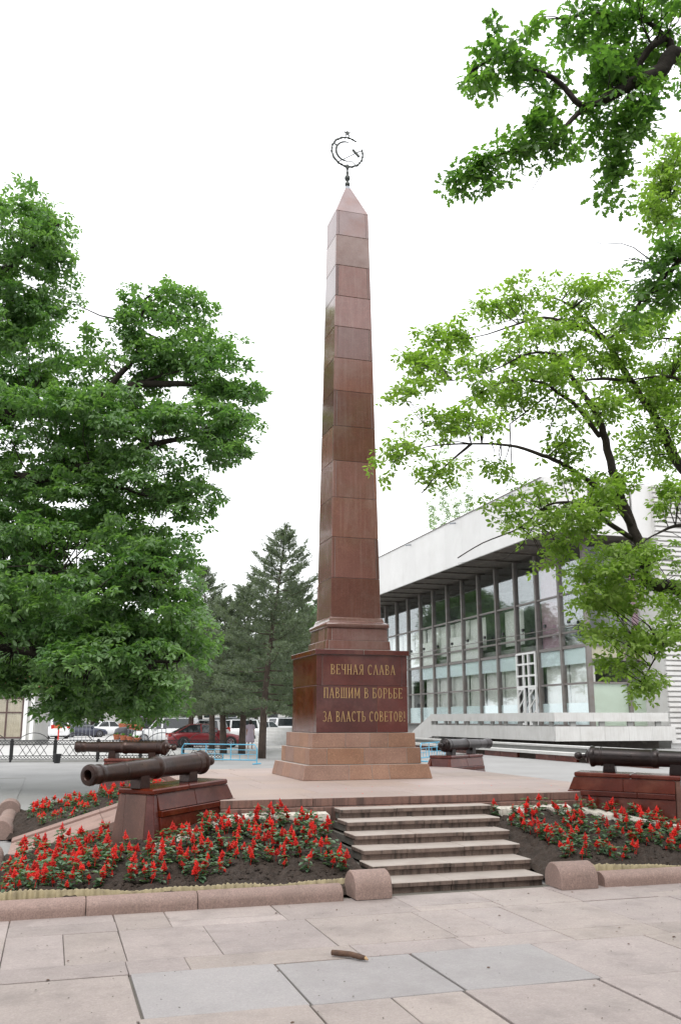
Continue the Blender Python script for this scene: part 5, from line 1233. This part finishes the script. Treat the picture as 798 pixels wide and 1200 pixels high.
# ------------------------------------------------------------------ cars
def car(px, depth, heading, paint, label, kind='saloon', L=4.5, W=1.78, H_=1.45):
    p = at(px, 843, depth); t = thing('parked_car', (p.x, p.y, 0), label, 'car', 'parked cars', R(heading))
    suv = kind == 'suv'; hb = .62 * H_ if not suv else .58 * H_; gc = .2 if suv else .16
    # side profile stations along x (rear -L/2, front +L/2): top of the lower body, half width
    if kind == 'coupe': st_ = [(-.5, .52, .78), (-.47, .60, .90), (-.40, .64, .96), (-.2, .655, 1), (0, .64, 1), (.2, .62, 1), (.34, .58, .97), (.44, .5, .90), (.49, .42, .78), (.5, .36, .7)]
    elif suv: st_ = [(-.5, .5, .85), (-.485, .6, .95), (-.4, .62, 1), (-.1, .62, 1), (.1, .61, 1), (.25, .60, 1), (.4, .57, .97), (.47, .52, .9), (.5, .4, .78)]
    else: st_ = [(-.5, .5, .8), (-.48, .62, .92), (-.35, .64, .98), (-.1, .63, 1), (.1, .62, 1), (.25, .6, 1), (.4, .54, .95), (.47, .48, .86), (.5, .36, .75)]
    v = []; f = []; n = 9
    for sx, sz, sw in st_:
        w_ = W / 2 * sw; zt_ = H_ * sz; x = sx * L; zb_ = gc + (.10 if abs(sx) > .46 else 0)
        sec = [(w_ * .86, zb_), (w_ * .98, zb_ + .12), (w_, (zb_ + zt_) * .55), (w_ * .97, zt_ - .1), (w_ * .86, zt_)]
        ring = sec + [(0, zt_ + .025)] + [(-a_, b_) for a_, b_ in reversed(sec)]
        v += [(x, a_, b_) for a_, b_ in ring]; n = len(ring)
    for i in range(len(st_) - 1):
        for j in range(n): a_ = i * n + j; b_ = i * n + (j + 1) % n; f.append((a_, b_, b_ + n, a_ + n))
    f.append(tuple(range(n))); f.append(tuple((len(st_) - 1) * n + j for j in reversed(range(n))))
    body = pyd('body', v, f, paint, t); 
    bm = bmesh.new(); bm.from_mesh(body.data); bmesh.ops.recalc_face_normals(bm, faces=bm.faces); bm.to_mesh(body.data); bm.free(); smooth_auto(body, 40)
    if suv: gx = [(-.47, 0, .88), (-.41, 1, .80), (.05, 1, .82), (.13, .97, .8), (.27, 0, .9)]
    elif kind == 'coupe': gx = [(-.43, 0, .84), (-.22, .93, .68), (-.08, 1, .7), (.03, .98, .7), (.22, 0, .86)]
    else: gx = [(-.40, 0, .86), (-.26, .95, .74), (-.1, 1, .75), (.04, .97, .75), (.2, 0, .88)]
    zb_ = hb * (1.0 if suv else 1.0) - .01; v = []; f = []
    for sx, k, wk in gx:
        z = zb_ + (H_ - zb_) * k; x = sx * L; wb = W / 2 * .90; wt = W / 2 * wk
        v += [(x, wb, zb_), (x, wt if k else wb, z), (x, wt * .6 if k else wb * .5, z + .03 * (k > 0)), (x, -wt * .6 if k else -wb * .5, z + .03 * (k > 0)), (x, -wt if k else -wb, z), (x, -wb, zb_)]
    for i in range(4):
        for j in range(5): a_ = i * 6 + j; f.append((a_, a_ + 1, a_ + 7, a_ + 6))
    gh = pyd('cabin', v, f, paint, t); bm = bmesh.new(); bm.from_mesh(gh.data); bmesh.ops.remove_doubles(bm, verts=bm.verts, dist=.002); bmesh.ops.recalc_face_normals(bm, faces=bm.faces); bm.to_mesh(gh.data); bm.free(); smooth_auto(gh, 50)
    # windows proud of the cabin: side glass, windscreen, rear glass
    def quad(nm, pts, off):
        c = sum((Vector(q) for q in pts), Vector()) / len(pts); o_ = Vector(off); k = .90
        P = [c + (Vector(q) - c) * k + o_ for q in pts]; Q = [q - o_ * 2 for q in P]; m_ = len(P)
        pyd(nm, P + Q, [tuple(range(m_)), tuple(range(2 * m_ - 1, m_ - 1, -1))] + [(i, (i + 1) % m_, m_ + (i + 1) % m_, m_ + i) for i in range(m_)], 'car_glass', t)
    G = lambda i, y: (gx[i][0] * L, y * W / 2 * (gx[i][2] if gx[i][1] else .9), zb_ + (H_ - zb_) * gx[i][1])
    for s in (1, -1):
        wb = s * W / 2 * .9; mx_ = (gx[2][0] + .01) * L
        quad('side_window', [(gx[0][0] * L + .12, wb, zb_ + .03), G(1, s), G(2, s), (mx_, wb, zb_ + .03)], (0, s * .012, .004)); quad('side_window', [(mx_, wb, zb_ + .03), G(2, s), G(3, s), (gx[4][0] * L - .12, wb, zb_ + .03)], (0, s * .012, .004))
    quad('windscreen', [(gx[4][0] * L, -.8 * W / 2, zb_), (gx[4][0] * L, .8 * W / 2, zb_), G(3, .95), G(3, -.95)], (.012, 0, .012))
    quad('rear_window', [(gx[0][0] * L, -.78 * W / 2, zb_ + .02), (gx[0][0] * L, .78 * W / 2, zb_ + .02), G(1, .92), G(1, -.92)], (-.012, 0, .012))
    rw = .36 if suv else .32
    for sx in (-.30, .31):
        for s in (1, -1):
            wh = bpy.data.objects.new('wheel', None); COL.objects.link(wh); wh.parent = t; wh.location = (sx * L, s * (W / 2 - .1), rw); wh.rotation_euler = (R(90), 0, 0)
            MB().lathe([(.2, -.1), (rw * .92, -.1), (rw, -.07), (rw, .07), (rw * .92, .115), (.2, .115)], 20).build('tyre', 'tyre', wh, True)
            rm = MB().lathe([(0.0, .09), (.05, .1), (.06, .09)], 12).lathe([(rw * .62, .118), (rw * .7, .118), (rw * .7, -.118), (rw * .62, -.118), (rw * .62, .118)], 20); 
            for k in range(7):
                for zz in (-.1, .1): a_ = k * 6.283 / 7; rm.tube([(0, 0, zz), (rw * .66 * math.cos(a_), rw * .66 * math.sin(a_), zz)], .022, 4)
            rm.build('rim', 'rim', wh); MB().lathe([(0, -.06), (rw * .64, -.06), (rw * .64, .06), (0, .06)], 16).build('brake_disc', 'black_iron', wh)
            MB().lathe([(rw * 1.12, -.085), (rw * 1.17, .095), (rw * 1.02, .1), (rw * 1.02, -.085)], 22).build('arch_lip', 'rubber', wh)
    for s in (1, -1):
        MB().box(L * .455, L * .485, s * W * .36 - .14, s * W * .36 + .14, H_ * .40, H_ * .47).build('headlight', 'headlight', t)
        MB().box(-L * .497, -L * .46, s * W * .38 - .13, s * W * .38 + .13, H_ * .5, H_ * (.62 if not suv else .7)).build('taillight', 'tail', t)
        MB().box(.13 * L, .17 * L, s * (W / 2 + .02) - .08, s * (W / 2 + .02) + .08, zb_, zb_ + .13).build('mirror', paint, t)
    MB().box(-L * .505, -L * .49, -.26, .26, H_ * .36, H_ * .44).build('number_plate', 'white_board', t)
    MB().box(-L * .44, L * .44, -W * .42, W * .42, gc - .03, gc + .06).build('underbody', 'rubber', t)
    if suv:
        for s in (1, -1): MB().tube([(-.36 * L, s * W * .33, H_ + .06), (.02 * L, s * W * .33, H_ + .06)], .025, 5).build('roof_rail', 'grey_iron', t)
    return t
car(241, 57.5, 0, 'paint_red', 'red coupe parked behind the blue barrier', 'coupe', 4.7, 1.82, 1.42)
car(198, 66, 158, 'paint_white', 'white off-road car behind the silver barrier', 'suv', 4.7, 1.85, 1.78)
car(232, 68, 150, 'paint_silver', 'silver car just behind the red coupe', 'suv', 4.6, 1.8, 1.62)
car(170, 76, 150, 'paint_dark', 'black off-road car behind the white one', 'suv', 4.7, 1.9, 1.85)
car(63, 84, 107, 'paint_white', 'white off-road car seen from behind beside the kiosk', 'suv', 4.6, 1.85, 1.75)
car(98, 90, 15, 'paint_navy', 'dark saloon car under the oak boughs', 'saloon', 4.6, 1.8, 1.45)
car(130, 98, 20, 'paint_white', 'white saloon car under the low oak boughs', 'saloon', 4.6, 1.8, 1.5)
car(275, 74, 165, 'paint_white', 'white car whose tail shows between the pine trunks', 'suv', 4.6, 1.8, 1.65)
car(313, 86, 30, 'paint_white', 'white car seen between the pines, next to the walking woman', 'saloon', 4.6, 1.8, 1.5)
car(340, 88, 20, 'paint_white', 'white off-road car beyond the white stepped wall', 'suv', 4.6, 1.85, 1.8)
car(255, 82, 160, 'paint_dark', 'dark car behind the silver one', 'suv', 4.6, 1.85, 1.8)

# ------------------------------------------------------------------ two women walking away
def woman(px, depth, heading, dress, label, h=1.66):
    p = at(px, 843, depth); t = thing('person', (p.x, p.y, 0), label, 'person', None, R(heading)); s = h / 1.66
    vs_ = [(0, 0, .92), (0, 0, 1.12), (0, 0, 1.32), (0, 0, 1.43), (0, .01, 1.50), (0, .02, 1.60), (.17, 0, 1.37), (.22, -.02, 1.12), (.21, .08, .90), (.20, .10, .80), (-.17, 0, 1.37), (-.23, .02, 1.12), (-.22, -.06, .90), (-.21, -.07, .80),
           (.09, 0, .86), (.09, .10, .48), (.09, .02, .09), (.09, .14, .03), (-.09, 0, .86), (-.09, -.02, .48), (-.09, -.16, .12), (-.09, -.05, .04)]
    ed = [(0, 1), (1, 2), (2, 3), (3, 4), (4, 5), (2, 6), (6, 7), (7, 8), (8, 9), (2, 10), (10, 11), (11, 12), (12, 13), (0, 14), (14, 15), (15, 16), (16, 17), (0, 18), (18, 19), (19, 20), (20, 21)]
    rad = [.15, .12, .13, .055, .075, .085, .055, .04, .03, .022, .055, .04, .03, .022, .085, .055, .035, .03, .085, .055, .035, .03]
    me = bpy.data.meshes.new('body'); me.from_pydata([tuple(c * s for c in q) for q in vs_], ed, []); me.materials.append(MATS['skin']); o = bpy.data.objects.new('body', me); COL.objects.link(o); o.parent = t
    o.modifiers.new('skin', 'SKIN'); o.modifiers.new('sub', 'SUBSURF').levels = 1
    for d_, r_ in zip(me.skin_vertices[0].data, rad): d_.radius = (r_ * s, r_ * .85 * s)
    me.skin_vertices[0].data[0].use_root = True
    prof = [(.02, 1.44), (.10, 1.42), (.19, 1.38), (.185, 1.28), (.165, 1.16), (.16, 1.08), (.185, .98), (.205, .86), (.225, .62), (.25, .40), (.24, .40), (.2, .6)]
    dm = MB().lathe([(r_ * s, z * s) for r_, z in prof], 20); do = dm.build('dress', dress, t, True); do.scale = (1, .72, 1)
    for sx in (1, -1): MB().tube([(sx * .15 * s, 0, 1.38 * s), (sx * .2 * s, -.005, 1.25 * s), (sx * .225 * s, -.01, 1.14 * s)], [.07 * s, .066 * s, .062 * s], 10).build('sleeve', dress, t, True)
    hr = MB().lathe([(0, 1.685), (.05, 1.68), (.085, 1.645), (.098, 1.59), (.095, 1.53), (.085, 1.46), (.06, 1.38), (0, 1.36)], 14); ho = hr.build('hair', 'hair', t, True); ho.location = (0, -.015, 0); ho.scale = (s, s * .95, s)
woman(294, 53.5, -30, 'dress', 'woman with dark hair in a lilac dress walking past the pines')
woman(286.5, 55, -30, 'blouse', 'woman in pale clothes walking half hidden by a pine trunk', 1.62)
